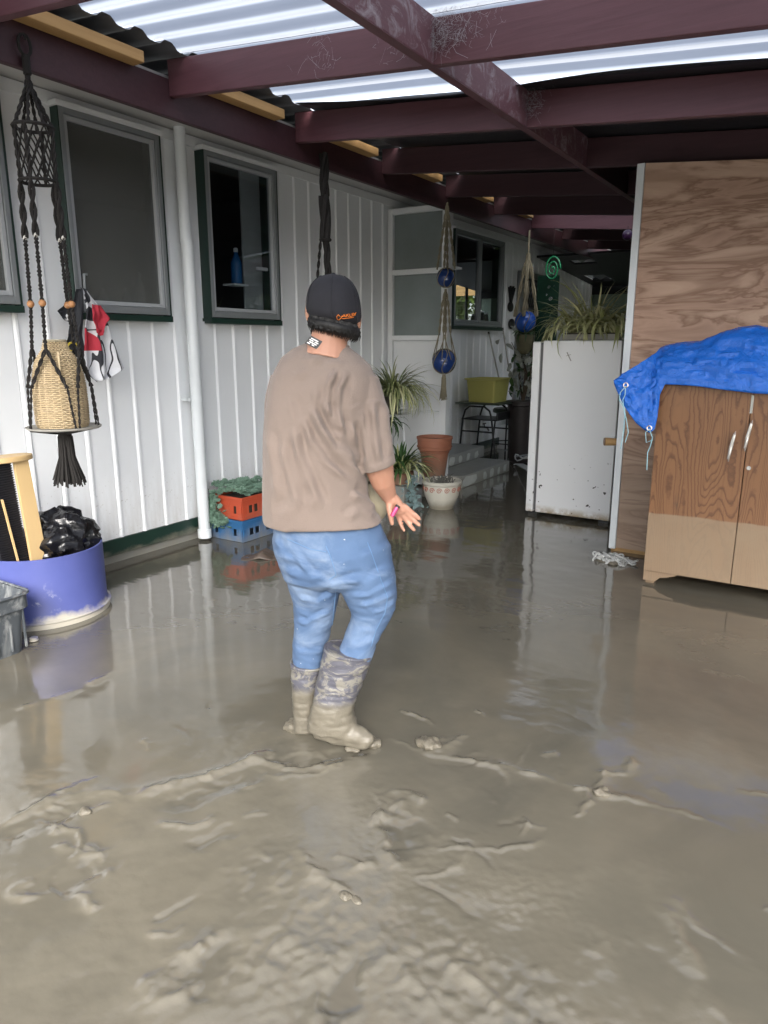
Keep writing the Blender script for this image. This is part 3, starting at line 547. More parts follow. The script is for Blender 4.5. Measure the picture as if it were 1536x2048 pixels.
corr('zinc_roof_edge',-4.9,-3.20,Y0,Y1,M['zinc'],dz=-.012,pitch=.19,amp=.03,nx_=4)
def paper(x0,x1,ya,yb,name='building_paper'):
    b=MB()
    def fn(u,v):
        x=x0+(x1-x0)*u; y=ya+(yb-ya)*v; s_=0
        for q in RY:
            if q<=y<=q+1.09: s_=math.sin(math.pi*(y-q)/1.09)
        return (x,y,rz(x)+.197-.012*s_-.012*(mnoise.noise((x*1.2,y*3,1))+.5)*min(1,s_*3+.1)-(.018*(1+math.sin(x*2.6+1)) if y-ya<.03 else 0))
    b.grid(fn,60,int((yb-ya)/.08)+1); return b.build(name,M['black'],perg,True,solid=.002)
paper(-3.19,XR+.15,3.935,RY[9]-1.04); paper(-3.19,XR,RY[9]-.02,10.74)
b=MB(); b.box(-3.2,XR+.15,4.0,RY[9]-1.03,2.93,2.94); 
# cobwebs where the cross members meet
for c,label,nn,rad in ((( -1.675,3.025,2.80),'dusty cobweb in the corner where cross beam meets the second rafter',420,.13),((-1.66,4.11,2.80),'dusty cobweb at the beam joint below the black paper edge',120,.07),((-2.3,3.02,2.84),'thin cobweb along the upper edge of the second rafter',34,.08)):
    b=MB()
    for i in range(nn):
        sgn=1 if random.random()<.6 else -1
        p=np.array([c[0]+sgn*abs(random.gauss(0,rad))*.9,c[1]-.006-abs(random.gauss(0,.006)),c[2]+random.uniform(-.09,.05)])
        q=p+np.array([random.gauss(0,.03),-abs(random.gauss(0,.012)),random.gauss(0,.03)]); mid=(p+q)/2+np.array([random.gauss(0,.012),-.006,random.gauss(0,.012)])
        b.tube([p,mid,q],.0002+.0004*random.random(),4,cap=False)
    tag(b.build('cobweb',M['web'],None),label,'cobweb',kind='stuff')
# ---------------------------------------------------------------- far end: lower dark roof with two skylights, green fence
NB=np.array([-4.3,10.70,2.74]); 
def rear(x,y):   # plane of the rear roof, falling away
    return 2.74-.075*(y-10.7)
def onrear(x,y):
    d=_ray(x,y); n_=np.array([0,.075,1.]); t=((NB-EYE)@n_)/(d@n_); return EYE+t*d
annex=thing('annex_roof','low dark roof with two small skylights at the far end of the passage','roof',(-2,12,2.6))
q1=[onrear(*p) for p in ((1136,521),(1183,519),(1200,527),(1147,529))]; q2=[onrear(*p) for p in ((1168,551),(1212,549),(1224,561),(1179,564))]
xa=min(p[0] for p in q1+q2); 
rects=[]
for q in (q1,q2): rects.append((sum(sorted(p[0] for p in q)[:2])/2,sum(sorted(p[0] for p in q)[2:])/2,sum(sorted(p[1] for p in q)[:2])/2,sum(sorted(p[1] for p in q)[2:])/2))
XE=2.75; ysl=[10.7,rects[0][2],rects[0][3],rects[1][2],rects[1][3],max(13.6,rects[1][3]+.6)]
def strip(b,x0,x1,ya,yb,t=.03):
    b.add([(x,y,rear(x,y)+h) for h in (0,t) for x,y in ((x0,ya),(x1,ya),(x1,yb),(x0,yb))],[(0,3,2,1),(4,5,6,7),(0,1,5,4),(1,2,6,5),(2,3,7,6),(3,0,4,7)])
b=MB()
for i in range(5):
    a,c=ysl[i],ysl[i+1]
    if i in (1,3): r_=rects[0 if i==1 else 1]; strip(b,-6.5,r_[0],a,c); strip(b,r_[1],XE,a,c)
    else: strip(b,-6.5,XE,a,c)
b.build('roof_lining',M['black'],annex,False)
for r_ in rects:
    b=MB()
    def fn(u,v): x=r_[0]+(r_[1]-r_[0])*u; y=r_[2]+(r_[3]-r_[2])*v; return (x,y,rear(x,y)+.05+.02*math.sin(x*2*math.pi/.19))
    b.grid(fn,40,6); b.build('skylight',M['skylight'],annex,True)
FY=ysl[-1]
b=MB(); b.box(-6.5,XE,FY+.02,FY+.06,2.15,3.2); b.box(XE-.02,XE+.02,10.8,FY,-.1,2.0); b.build('gable',M['dark'],annex,False)
fn_=thing('green_fence','pale green painted panel wall closing the far end of the passage','fence',(-2,FY,0))
z_t=float(ony(1180,590,FY)[2])
for k in range(24):
    b=MB(); x=-6.4+k*.38; b.box(x,x+.374,FY-.03,FY,-.05,z_t); b.build('panel',M['palegreen'],fn_,False,.004)
b=MB(); b.box(-6.5,XE,FY-.045,FY+.01,z_t+.001,z_t+.06); b.build('cap_rail',M['dark'],fn_,False)
# shed whose front is the plywood wall
shed=thing('plywood_wall','tall plywood shed wall with a white edge strip, behind the wardrobe','wall',(-.2,5.13,0))
b=MB(); b.add([(-1.262,5.13,.03),(1.15,5.13,.03),(1.15,5.145,.03),(-1.262,5.145,.03),(-1.262,5.13,rz(-1.262)-.004),(1.15,5.13,rz(1.15)-.004),(1.15,5.145,rz(1.15)-.004),(-1.262,5.145,rz(-1.262)-.004)],[(0,3,2,1),(4,5,6,7),(0,1,5,4),(1,2,6,5),(2,3,7,6),(3,0,4,7)]); b.build('plywood_sheet',M['ply'],shed,False)
b=MB(); b.box(1.153,XE-.1,5.13,5.145,.03,rz(XE)-.01); b.build('plywood_sheet',M['ply'],shed,False)
b=MB(); b.box(-1.312,-1.264,5.118,5.16,.02,2.622); b.build('edge_strip',M['pvc'],shed,False,.003)
b=MB(); b.box(-1.30,XE-.1,5.147,5.2,-.03,.06); b.build('bottom_plate',M['timber'],shed,False)
b=MB(); b.box(-1.30,-1.27,5.17,7.3,-.05,2.58); b.box(-1.27,XE,7.27,7.3,-.05,2.3); b.build('added_side_wall',flat('dull_timber',(.05,.035,.03),.7,.2,5,.1),shed,False)  # unseen shed walls added to shut out light from the right
pg=thing('timber_peg','short brown timber peg poking out beside the white edge strip','peg',(-1.36,5.13,.98)); p=ony(1222,883,5.2); b=MB(); b.tube([(p[0]+.05,p[1],p[2]),(p[0]-.035,p[1]-.03,p[2])],[.026,.029],12); b.build('peg_body',M['timber'],pg); b=MB(); b.tube([(p[0]-.036,p[1]-.031,p[2]),(p[0]-.042,p[1]-.034,p[2])],[.030,.026],12); b.build('peg_tip',M['oak'],pg)
# ---------------------------------------------------------------- wardrobe
wd=thing('wardrobe','old oak-veneer wardrobe with a muddy tide mark, under the blue tarpaulin','wardrobe',(-.3,4.75,0))
xl,xr,xs,yf=-.925,.13,-.425,4.50
b=MB(); b.box(xl,xl+.02,yf+.023,yf+.52,.085,1.25); b.box(xr-.02,xr,yf+.023,yf+.52,.085,1.25); b.box(xl+.02,xr-.02,yf+.023,yf+.52,1.23,1.25); b.box(xl+.02,xr-.02,yf+.023,yf+.52,.085,.10); b.box(xl+.02,xr-.02,yf+.50,yf+.52,.10,1.23); b.build('carcass',M['oak'],wd,False,.002)
for a,c in ((xl,xs-.002),(xs+.002,xr)):
    b=MB(); b.box(a,c,yf,yf+.021,.088,1.246); d=b.build('door',M['oak'],wd,False,.0025)
    hx={0:-.497,1:-.418}[0 if a==xl else 1]; hz_=.905 if a==xl else .972
    h=MB(); hy=yf-.001; P=[(hx-.012,hy,hz_-.085),(hx-.012,hy-.022,hz_-.065),(hx-.004,hy-.027,hz_),(hx+.006,hy-.022,hz_+.07),(hx+.008,hy,hz_+.088)]; h.tube(P,[.004,.008,.011,.009,.003],10); h.build('handle',M['steel'],d)
b=MB(); b.box(xs-.004,xs+.010,yf-.004,yf-.0005,1.10,1.20); b.build('latch_strip',M['steel'],wd,False,.001)
k_=MB(); k_.tube([(xs+.025,yf-.003,.79),(xs+.025,yf+.001,.79)],.012,10); k_.build('keyhole',M['steel'],wd)
for sx in (1,-1):
    ox=xl if sx==1 else xr; P=[(0,.085),(0,.022),(.07,.022),(.085,.035),(.10,.05),(.13,.056),(.18,.072),(.20,.085)]
    b=MB(); pts=[(ox+sx*p[0],yf+.01,p[1]) for p in P]; n_=len(P); fc=[tuple(range(n_)) ,tuple(range(2*n_-1,n_-1,-1))]+[(i,n_+i,n_+(i+1)%n_,(i+1)%n_) for i in range(n_)]
    b.add(pts+[(p[0],yf+.035,p[2]) for p in pts],fc); b.build('foot',M['oak'],wd,False)
b=MB(); b.box(xl+.03,xl+.08,yf+.42,yf+.5,-.02,.085); b.box(xr-.08,xr-.03,yf+.42,yf+.5,-.02,.085); b.box(xl+.01,xl+.06,yf+.04,yf+.1,-.02,.083); b.build('back_foot',M['oak'],wd,False)
# ---------------------------------------------------------------- tarpaulin
tp=thing('blue_tarpaulin','crumpled bright blue tarpaulin draped over the wardrobe and a heap on top','tarpaulin',(-.4,4.6,1.3))
ST=[ # station px x, top px y, lower px y, y-plane of lower edge (m), bulge
 (1229,764,769,4.40),(1236,757,786,4.39),(1246,749,808,4.385),(1258,742,827,4.38),(1272,733,846,4.385),(1286,724,858,4.39),(1299,716,866,4.395),(1309,709,859,4.40),(1315,705,835,4.41),(1320,698,790,4.44),(1330,694,769,4.45),(1360,689,770,4.45),(1400,684,773,4.45),(1440,668,779,4.45),(1475,658,783,4.45),(1510,653,787,4.45),(1550,660,789,4.45),(1600,672,790,4.45),(1660,690,789,4.45),(1690,730,800,4.46)]
rows=[]
nv=34
for i_ in range((len(ST)-1)*6+1):
    u=i_/6; k=min(int(u),len(ST)-2); t=u-k; A=[ST[k][j]*(1-t)+ST[k+1][j]*t for j in range(4)]
    lo=ony(A[0],A[2],A[3]); depth=.30 if A[0]>1325 else .05+.25*max(0,(A[0]-1229)/96)
    hi=ony(A[0],A[1],A[3]+depth*.75); row=[]
    for j in range(nv+1):
        v=j/nv
        if v<.72:
            s_=v/.72; p=lo*(1-s_)+hi*s_; bul=math.sin(s_*math.pi*.62)*.10*min(1,(A[0]-1229)/90+.08); p=p+np.array([0,-bul*(1-s_*.6),0]); p[2]+=.012*math.sin(s_*math.pi)
        else:
            s_=(v-.72)/.28; bk=np.array([hi[0]+.02,A[3]+depth+.28*min(1,(A[0]-1229)/90+.1),max(1.262,hi[2]-.10-.1*s_)]) if A[0]>1318 else np.array([hi[0]+.01,A[3]+depth*.9+.03,(lo[2]+hi[2])/2+.02]); p=hi*(1-s_)+bk*s_; p[2]+=.05*math.sin(s_*math.pi)*(1 if A[0]>1300 else .1)
        q=p*1.; f1=mnoise.noise((q[0]*5,q[1]*4,q[2]*13)); f2=1-abs(mnoise.noise((q[0]*9+3*f1,q[1]*8,q[2]*19)))*2; f3=1-abs(mnoise.noise((q[0]*22,q[1]*20,q[2]*44)))*2
        ed=math.sin(min(1,v*4)*math.pi/2)*.8+.2
        p=p+np.array([.0,-1,.35])*(.016*f1+.015*f2+.008*f3)*ed
        row.append(p)
    rows.append(row)
b=MB(); b.loft(rows,cap=False,closed=False); tarp=b.build('sheet',M['tarp'],tp,True,solid=.0025)
# inner fold of the hanging corner
b=MB()
def fold(u,v):
    a=ony(1278,800,4.435)*(1-u)+ony(1322,745,4.47)*u; c=ony(1300,862,4.41)*(1-u)+ony(1316,800,4.44)*u; p=a*(1-v)+c*v; p[1]-=.02*math.sin(u*3.1)+.012*mnoise.noise((u*3,v*4,2)); return p
b.grid(fold,14,14); b.build('hanging_fold',M['tarp'],tp,True,solid=.0025)
b=MB()
for k in range(3):
    y0_=[.0,.5,1][k]
    P=[]
for (gx_,gy_) in ((1252,770),(1299,856)):
    c=ony(gx_,gy_,4.375); b=MB(); b.tube([(c[0]+.013*math.cos(t*math.pi/6),c[1]-.006,c[2]+.013*math.sin(t*math.pi/6)) for t in range(12)],.004,6,closed=True); b.build('eyelet',M['steel'],tp)
for P in (((1252,772),(1250,790),(1246,800),(1250,830),(1248,860),(1241,898)),((1252,772),(1240,785),(1238,800),(1246,812),(1252,840),(1256,865),(1250,885)),((1299,858),(1304,875),(1301,892),(1296,905),(1294,940)),((1299,858),(1290,865),(1292,885),(1305,880))):
    b=MB(); b.tube([ony(a+random.uniform(-1,1),c,4.37) for a,c in P],.0028,5); b.build('twine',M['twine'],tp)
# ---------------------------------------------------------------- chain on the mud
ch=thing('pile_of_chain','small heap of pale galvanised chain links lying in the mud by the plywood corner','chain',onz(1225,1125))
cc=onz(1226,1122); lk=MB()
L=[(.032*math.cos(a)*1.0+(.012 if math.cos(a)>0 else -.012),.017*math.sin(a),0) for a in [2*math.pi*i/16 for i in range(16)]]; lk.tube([tuple(np.array(p)+parent_loc(ch)) for p in L],.0062,6,closed=True); l0=lk.build('link',M['chain'],ch)
l0.location=(0,0,.012)
for k in range(34):
    a=k*.9; r=.01+.11*random.random(); inst(l0,'link',ch,cc+np.array([r*math.cos(a)*1.1,r*math.sin(a)*.5,.010+.03*max(0,.10-r)/.1*random.random()*1.6]),(random.uniform(-.7,.7),random.uniform(-.5,.5),random.uniform(0,3)))
b=MB(); b.ball((cc[0],cc[1],-.01),(.14,.08,.028),20,10); tag(b.build('mud_mound',M['clod'],ch),'low mound of mud under the chain')
# ---------------------------------------------------------------- fridge lying open side away
fr=thing('old_fridge','old white fridge standing in the flood with rusted lower edge, between plywood wall and steps','fridge',(-1.83,6.15,0))
b=MB(); b.box(-2.165,-1.515,5.87,6.42,.035,1.508); b.build('cabinet',M['fridge'],fr,False,.008)
b=MB(); b.box(-2.262,-2.192,5.88,6.41,.03,1.50); b.build('door',M['fridge'],fr,False,.012)
b=MB(); b.box(-2.19,-2.167,5.89,6.40,.05,1.49); b.build('door_seal',flat('grey_gasket',(.12,.12,.12),.6),fr,False)
for x_ in (-2.25,-1.62): b=MB(); b.box(x_,x_+.08,5.93,6.36,-.02,.034); b.build('foot',M['steelblack'],fr,False)
c=onz(0,0,0)*0; p0=ony(1138,712,5.865); b=MB(); b.bar(p0+np.array([-.018,-.003,.03]),p0+np.array([.02,-.003,-.04]),.002,.008); b.bar(p0+np.array([-.022,-.003,.0]),p0+np.array([.016,-.003,.012]),.002,.004); b.build('peeling_sticker',M['tray'],fr,False)
# ---------------------------------------------------------------- plants with strap leaves
def leafmesh(name,L,w,droop,mat,seg_=7):
    b=MB(); pts=[]
    for i in range(seg_+1):
        t=i/seg_; a=1.25-droop*t; pts.append((t,a))
    x=z=0; P=[(0,0)]
    for i in range(seg_): a=pts[i][1]; x+=math.cos(a)*L/seg_; z+=math.sin(a)*L/seg_; P.append((x,z))
    vs=[];fs=[]
    for i,(x,z) in enumerate(P):
        t=i/seg_; ww=w*(.55+.75*math.sin(min(1,t*1.15)*math.pi*.8))*(1-t**4); vs+=[(x,-ww/2,z+ww*.18),(x,0,z),(x,ww/2,z+ww*.18)]
    for i in range(seg_): 
        for j in range(2): fs.append((i*3+j,i*3+j+1,(i+1)*3+j+1,(i+1)*3+j))
    me=bpy.data.meshes.new(name); me.from_pydata(vs,[],fs); me.materials.append(mat); me.polygons.foreach_set('use_smooth',[True]*len(me.polygons)); return me
def spider(root,c,n_,L,w,mat,droops=(1.2,2.6),spread=.03,tilt=.5,lim=None,zsq=1.,azr=(0,6.283)):
    ms=[leafmesh('leaf',L,w,d,mat) for d in np.linspace(droops[0],droops[1],5)]
    for k in range(n_):
        o=bpy.data.objects.new('leaf',ms[k%5]); COL.objects.link(o); o.parent=root; a=random.uniform(*azr); r=spread*random.random()
        o.location=tuple(np.array([c[0]+r*math.cos(a),c[1]+r*math.sin(a),c[2]])-parent_loc(root)); s_=random.uniform(.6,1.1)
        o.rotation_euler=(random.uniform(-.25,.25),random.uniform(-.35,tilt),a); o.scale=(s_,random.uniform(.8,1.3),s_*zsq)
fp=thing('potted_grass_plant','big arching variegated strap-leaf plant in a timber trough on top of the fridge','plant',(-1.83,6.12,1.51))
b=MB(); b.box(-2.06,-1.60,6.02,6.22,1.512,1.56); b.box(-1.56,-1.52,6.0,6.2,1.512,1.53); b.build('trough',M['tray'],fp,False,.004); b=MB(); b.box(-2.05,-1.61,6.03,6.21,1.561,1.57); b.build('soil',M['compost'],fp,False)
for xx in (-2.0,-1.87,-1.75,-1.64): spider(fp,(xx,6.12,1.57),56,.52,.019,M['leaf2'],(1.6,3.3),.06,.6,zsq=.86)
spider(fp,(-1.83,6.12,1.57),40,.60,.014,M['leaf2'],(.7,2.0),.12,.25)
spider(fp,(-2.06,6.1,1.57),22,.34,.010,M['leaf2'],(2.4,3.4),.03,.8,azr=(2.4,4.4))
# plant stand near the porch screen
sd_=thing('plant_stand','white metal plant stand with round shelf between the person and the terracotta pot','stand',(-3.70,5.90,0))
b=MB(); b.lathe((-3.70,5.9,.80),[(.0,0),(.17,0),(.175,.008),(.17,.016),(0,.016)],28,False); b.build('shelf',M['trim'],sd_)
for k in range(3):
    a=k*2.09+.3; b=MB(); b.tube([(-3.70+.13*math.cos(a),5.9+.13*math.sin(a),.80),(-3.70+.19*math.cos(a),5.9+.19*math.sin(a),.0)],.010,8); b.build('leg',M['trim'],sd_)
b=MB(); b.tube([(-3.70+.15*math.cos(t*.524),5.9+.15*math.sin(t*.524),.42) for t in range(12)],.006,6,closed=True); b.build('ring',M['trim'],sd_)
for zz_ in (.28,.36,.44): b=MB(); b.bar((-3.86,5.85,zz_),(-3.58,5.82,zz_),.006,.012); b.build('rung',M['trim'],sd_,False)
p1=thing('spider_plant','bushy green spider plant in a dark pot on the white stand','plant',(-3.70,5.9,.82))
b=MB(); b.lathe((-3.70,5.9,.818),[(.075,0),(.085,.01),(.105,.16),(.11,.17),(.095,.17),(.09,.15)],24); b.build('pot',flat('dark_glazed_pot',(.07,.065,.05),.35,.3,12,.1),p1)
spider(p1,(-3.66,5.88,.98),200,.50,.012,M['leaf'],(1.3,3.4),.08,.7,zsq=.95)
spider(p1,(-3.62,5.86,.97),60,.52,.012,M['leaf2'],(2.4,3.4),.08,.9,azr=(-1.2,.8)); spider(p1,(-3.68,5.9,.98),14,.40,.008,M['leafdark'],(.9,1.4),.02,.9,azr=(-.7,.3))
yt=thing('yellow_dish','flat pale yellow plastic dish resting left of the spider plant','dish',(-3.86,6.0,1.0)); q=ony(757,764,6.05); b=MB(); b.lathe((q[0],q[1],q[2]-.012),[(.02,0),(.12,.004),(.13,.02),(.12,.024),(0,.018)],28,True); b.build('disc_body',M['yellow'],yt); b=MB(); b.tube([(q[0]+.128*math.cos(t*.262),q[1]+.128*math.sin(t*.262),q[2]+.008) for t in range(24)],.006,6,closed=True); b.build('rim',M['yellow'],yt)
b=MB(); b.tube([(q[0],q[1],0),(q[0],q[1],q[2]-.014)],.012,8); b.lathe((q[0],q[1],q[2]-.03),[(.0,0),(.10,0),(.10,.014),(0,.014)],16,False); b.box(q[0]-.1,q[0]+.1,q[1]-.1,q[1]+.1,-.02,.03); tag(b.build('pedestal',M['trim'],None),'slim white pedestal under the pale yellow dish','pedestal')
p2=thing('low_spider_plant','green and cream spider plant in a brown bowl on a concrete block','plant',(-3.38,5.6,.2))
b=MB(); b.lathe((-3.40,5.6,.195),[(.05,0),(.075,.01),(.125,.10),(.13,.125),(.115,.125),(.10,.10)],26); b.build('bowl',M['terracotta'],p2)
blk=MB(); blk.box(-3.49,-3.31,5.53,5.71,-.02,.192); o=tag(blk.build('concrete_block',M['concrete'],None,False,.008),'rough grey concrete block under the brown bowl of spider plant','block')
spider(p2,(-3.40,5.6,.30),100,.40,.020,M['leafdark'],(.9,2.4),.05,.6); spider(p2,(-3.36,5.58,.30),80,.42,.013,M['leaf2'],(1.6,3.2),.05,.8)
fe=thing('trailing_fern','dark trailing fern under the white stand shelf','fern',(-3.72,5.8,.6)); spider(fe,(-3.74,5.82,.70),70,.34,.018,M['leafdark'],(1.8,3.4),.08,.8); b=MB(); b.lathe((-3.74,5.82,.58),[(.05,0),(.08,.11),(.07,.11)],16); b.build('pot',M['terracotta'],fe)
b=MB(); b.tube([(-3.74,5.82,.0),(-3.74,5.82,.578)],.016,8); b.build('support',M['trim'],fe)
# cream pot with scrolls
c=(-3.02,5.72,-.03); pot=thing('cream_pot','cream glazed pot with red scroll pattern standing in the flood','pot',c)
b=MB(); b.lathe(c,[(.095,0),(.105,.02),(.125,.07),(.158,.15),(.170,.215),(.168,.25),(.182,.262),(.184,.285),(.172,.292),(.155,.285),(.150,.25)],40,True); b.build('pot_body',M['glazed'],pot)
b=MB(); b.lathe((c[0],c[1],.20),[(0,0),(.15,0),(.15,.015),(0,.03)],24,False); b.build('soil',M['compost'],pot)
for k in range(13):
    a0=-2.9+k*.42; P=[]
    for i in range(26):
        t=i/25*10; r_=.026*(1-i/30); a=a0+(r_*math.cos(t))/.165; zz_=.205-.0+r_*math.sin(t); rr=.174+( -.0006*(zz_-.2)*100); rr=.1595+(zz_-.12)*.155 if zz_<.185 else .1705
        P.append((c[0]+rr*math.cos(a),c[1]+rr*math.sin(a),zz_-.02))
    b=MB(); b.tube(P,.0035,5); b.build('scroll',M['scroll'],pot)
b=MB()
for k in range(60):
    a=random.random()*6.28; r_=.11*random.random(); p=np.array([c[0]+r_*math.cos(a),c[1]+r_*math.sin(a),.225]); d_=np.array([random.gauss(0,.03),random.gauss(0,.03),.03+.06*random.random()]); b.tube([p,p+d_*.6+np.array([0,0,.01]),p+d_+np.array([random.gauss(0,.015),random.gauss(0,.015),-.005])],[.004,.005,.002],5)
b.build('succulent_stems',flat('dry_succulent',(.13,.125,.11),.7,.4,30),pot,kind='stuff')
# terracotta pot
c=(-3.33,6.14,.20); tcp=thing('terracotta_pot','large empty terracotta pot with banded rim raised above the steps','pot',c)
b=MB(); b.lathe(c,[(.10,0),(.108,.01),(.140,.235),(.146,.24),(.150,.26),(.165,.27),(.172,.37),(.178,.375),(.178,.395),(.16,.395),(.15,.36)],40,True); b.build('pot_body',M['terracotta'],tcp)
b=MB(); b.tube([(c[0]+.170*math.cos(t*.2618),c[1]+.170*math.sin(t*.2618),c[2]+.30) for t in range(24)],.006,6,closed=True); b.build('band',M['terracotta'],tcp)
b=MB(); b.lathe((c[0],c[1],c[2]+.34),[(0,0),(.152,0),(.152,.02),(0,.02)],24,False); b.build('soil',M['compost'],tcp)
b=MB(); b.box(-3.42,-3.24,6.05,6.24,-.02,.198); tag(b.build('concrete_block',M['concrete'],None,False,.008),'grey concrete block under the large terracotta pot','block')
# succulent clumps (countless rosettes)
def rosettes(name,pts,r,mat,parent,kind='stuff'):
    b=MB()
    for p in pts:
        R_=r*random.uniform(.6,1.25); ax=np.array([random.gauss(0,.5),random.gauss(0,.5)-.3,1.]); ax/=np.linalg.norm(ax); u=np.cross(ax,[1,0,.1]);u/=np.linalg.norm(u);v=np.cross(ax,u)
        for ring,(nn,el) in enumerate(((6,.35),(5,.9))):
            for k in range(nn):
                a=6.283*k/nn+ring*.5+random.random()*.2; d=(u*math.cos(a)+v*math.sin(a))*math.cos(el)+ax*math.sin(el); s_=np.cross(d,ax);s_/=np.linalg.norm(s_)+1e-9; up=np.cross(s_,d); L_=R_*(1.0-.25*ring)
                q=np.array(p)
                b.add([q,q+d*L_*.55+s_*L_*.28,q+d*L_,q+d*L_*.55-s_*L_*.28,q+d*L_*.5+up*L_*.22,q+d*L_*.5-up*L_*.12],[(0,1,4),(1,2,4),(2,3,4),(3,0,4),(1,0,5),(2,1,5),(3,2,5),(0,3,5)])
    return b.build(name,mat,parent,True,kind=kind)
tr_=thing('trailing_succulent','grey-green succulent trailing from the bowl down to the mud beside the cream pot','succulent',(-3.2,5.6,0))
P=[]
for k in range(170):
    t=random.random(); base=np.array([-3.28+.03*random.gauss(0,1)+.05*t,5.56+.02*random.gauss(0,1),.30-.29*t]); P.append(base+np.array([random.gauss(0,.02),random.gauss(0,.015),0]))
for k in range(80): P.append(np.array([-3.29+.09*random.gauss(0,1),5.52+.04*random.gauss(0,1),.02+.012*random.random()]))
rosettes('foliage',P,.020,M['succ2'],tr_)
# ---------------------------------------------------------------- crates with succulents by the downpipe
def crate(name,label,x0,x1,y0,y1,z0,z1,mat,fl=.02):
    o=thing(name,label,'crate',((x0+x1)/2,(y0+y1)/2,z0)); t=.006; s_=.012
    b=MB(); zt=z1-.025
    def side(ax,fix,a,c,out):
        # ribbed slotted side: top and bottom bands, bars between slots
        n_=7; 
        def bx(u0,u1,za,zb_,p=0.):
            f0,f1=sorted((fix,fix+out*t)); f0-=p*(out<0); f1+=p*(out>0)
            (b.box(u0,u1,f0,f1,za,zb_) if ax=='x' else b.box(f0,f1,u0,u1,za,zb_))
        bx(a,c,z0,z0+.045); bx(a,c,zt-.045,zt)
        w_=(c-a)/n_
        for i in range(n_): bx(a+i*w_+.009,a+(i+1)*w_-.009,z0+.045,zt-.045)if (i in (0,3,6) if ax=='y' else i not in (1,5)) else None
        for i in range(n_+1): u=min(max(a+i*w_,a+.009),c-.009); bx(u-.009,u+.009,z0+.045,zt-.045,.0015)
    side('x',y0,x0,x1,-1); side('x',y1,x0,x1,1); side('y',x0,y0,y1,-1); side('y',x1,y0,y1,1); b.build('side',mat,o,False,.0015)
    b=MB(); b.box(x0-s_,x1+s_,y0-s_,y0+.004,zt,z1); b.box(x0-s_,x1+s_,y1-.004,y1+s_,zt,z1); b.box(x0-s_,x0+.004,y0,y1,zt,z1); b.box(x1-.004,x1+s_,y0,y1,zt,z1); b.build('rim',mat,o,False,.003)
    b=MB(); b.box(x0+.002,x1-.002,y0+.002,y1-.002,z0-.004,z0+.006); b.build('base',mat,o,False); return o
crate('blue_crate','muddy blue slotted plastic crate on the mud under the red crate',-4.07,-3.725,3.83,4.27,.0,.168,M['bluecrate'])
crate('blue_crate','second muddy blue crate farther along the wall, behind the person',-4.07,-3.76,4.33,4.72,-.02,.15,M['bluecrate'])
crate('red_crate','bright red slotted plastic crate full of succulents, stacked on a blue crate',-4.055,-3.735,3.845,4.26,.170,.345,M['redcrate'])
b=MB(); b.box(-4.04,-3.75,3.86,4.24,.18,.315); tag(b.build('soil',M['compost'],None),'dark soil filling the red crate','soil')
P=[]
for k in range(520):
    x=random.uniform(-4.05,-3.745); y=random.uniform(3.86,4.24); h=.345+.085*max(0,mnoise.noise((x*7,y*6,3))+.35)+.03*random.random(); P.append((x,y,h*(.97+.06*random.random())))
for k in range(120):
    t=random.random(); P.append((-3.99+.03*random.gauss(0,1),3.812-.022*random.random()-.01*math.sin(t*3),.37-.25*t+.02*random.random()))
for k in range(160):
    P.append((-3.96+.045*random.gauss(0,1),3.80+.022*random.gauss(0,1)*.8,.16+.028*random.gauss(0,1)))
su=thing('succulent_clump','sage green succulents overflowing the red crate and hanging down its corner','succulent',(-3.9,4.0,.3)); rosettes('foliage',P,.026,M['succ'],su)
# ---------------------------------------------------------------- blue drum, its contents, tub
dc=(-3.70,2.20); R0=.325
dr=thing('blue_drum','cut-down blue plastic drum with scraped paint and mud round its foot','drum',(dc[0],dc[1],0))
b=MB(); b.lathe((dc[0],dc[1],-.02),[(R0+.012,.0),(R0+.014,.05),(R0+.006,.062),(R0,.075),(R0,.40),(R0-.008,.402),(R0-.010,.39),(R0-.012,.06),(0,.05)],64,True); b.build('drum_shell',M['drum'],dr)
b=MB(); b.tube([(dc[0]+(R0+.014)*math.cos(t*.131),dc[1]+(R0+.014)*math.sin(t*.131),.03+.0015) for t in range(48)],.007,6,closed=True); b.build('bottom_rim',M['drum'],dr)
def lump(name,c,r,mat,parent,amp=.25,fr_=3.,seed=0,n_=64,m_=40,sharp=True):
    b=MB(); b.ball(c,r,n_,m_)
    vs=[]
    for p in b.v:
        d=(np.array(p)-np.array(c))/np.array(r); a=1-abs(mnoise.noise((d[0]*fr_+seed,d[1]*fr_,d[2]*fr_)))*2; e=1-abs(mnoise.noise((d[0]*fr_*2.3+seed,d[1]*fr_*2.3,d[2]*fr_*2.3+4)))*2
        vs.append(tuple(np.array(c)+d*np.array(r)*(1-amp*.5+amp*(a*.6+e*.4))))
    b.v=vs; return b.build(name,mat,parent)
bg_=thing('rubbish_bag','shiny black rubbish bag stuffed in the right of the blue drum','bag',(-3.68,2.30,.3)); lump('bag_body',(-3.665,2.30,.38),(.20,.195,.18),M['bagblack'],bg_,.34,1.3,3,90,60)
b=MB(); b.tube([(-3.72,2.21,.51),(-3.73,2.19,.55),(-3.75,2.185,.545)],[.03,.016,.028],10); b.build('knot',M['bagblack'],bg_)
b2=thing('rubbish_bag','black rubbish bag in the blue drum behind the pleated rack, at the photo edge','bag',(-3.78,2.02,.3)); lump('bag_body',(-3.80,2.02,.36),(.13,.13,.13),M['bagblack'],b2,.34,1.4,9)
rk=thing('wooden_rack','pale pine rack end with oval cap and black pleated panel, standing in the drum','rack',(-3.6,2.05,.3))
tl_=np.array([.0,-.055,0])
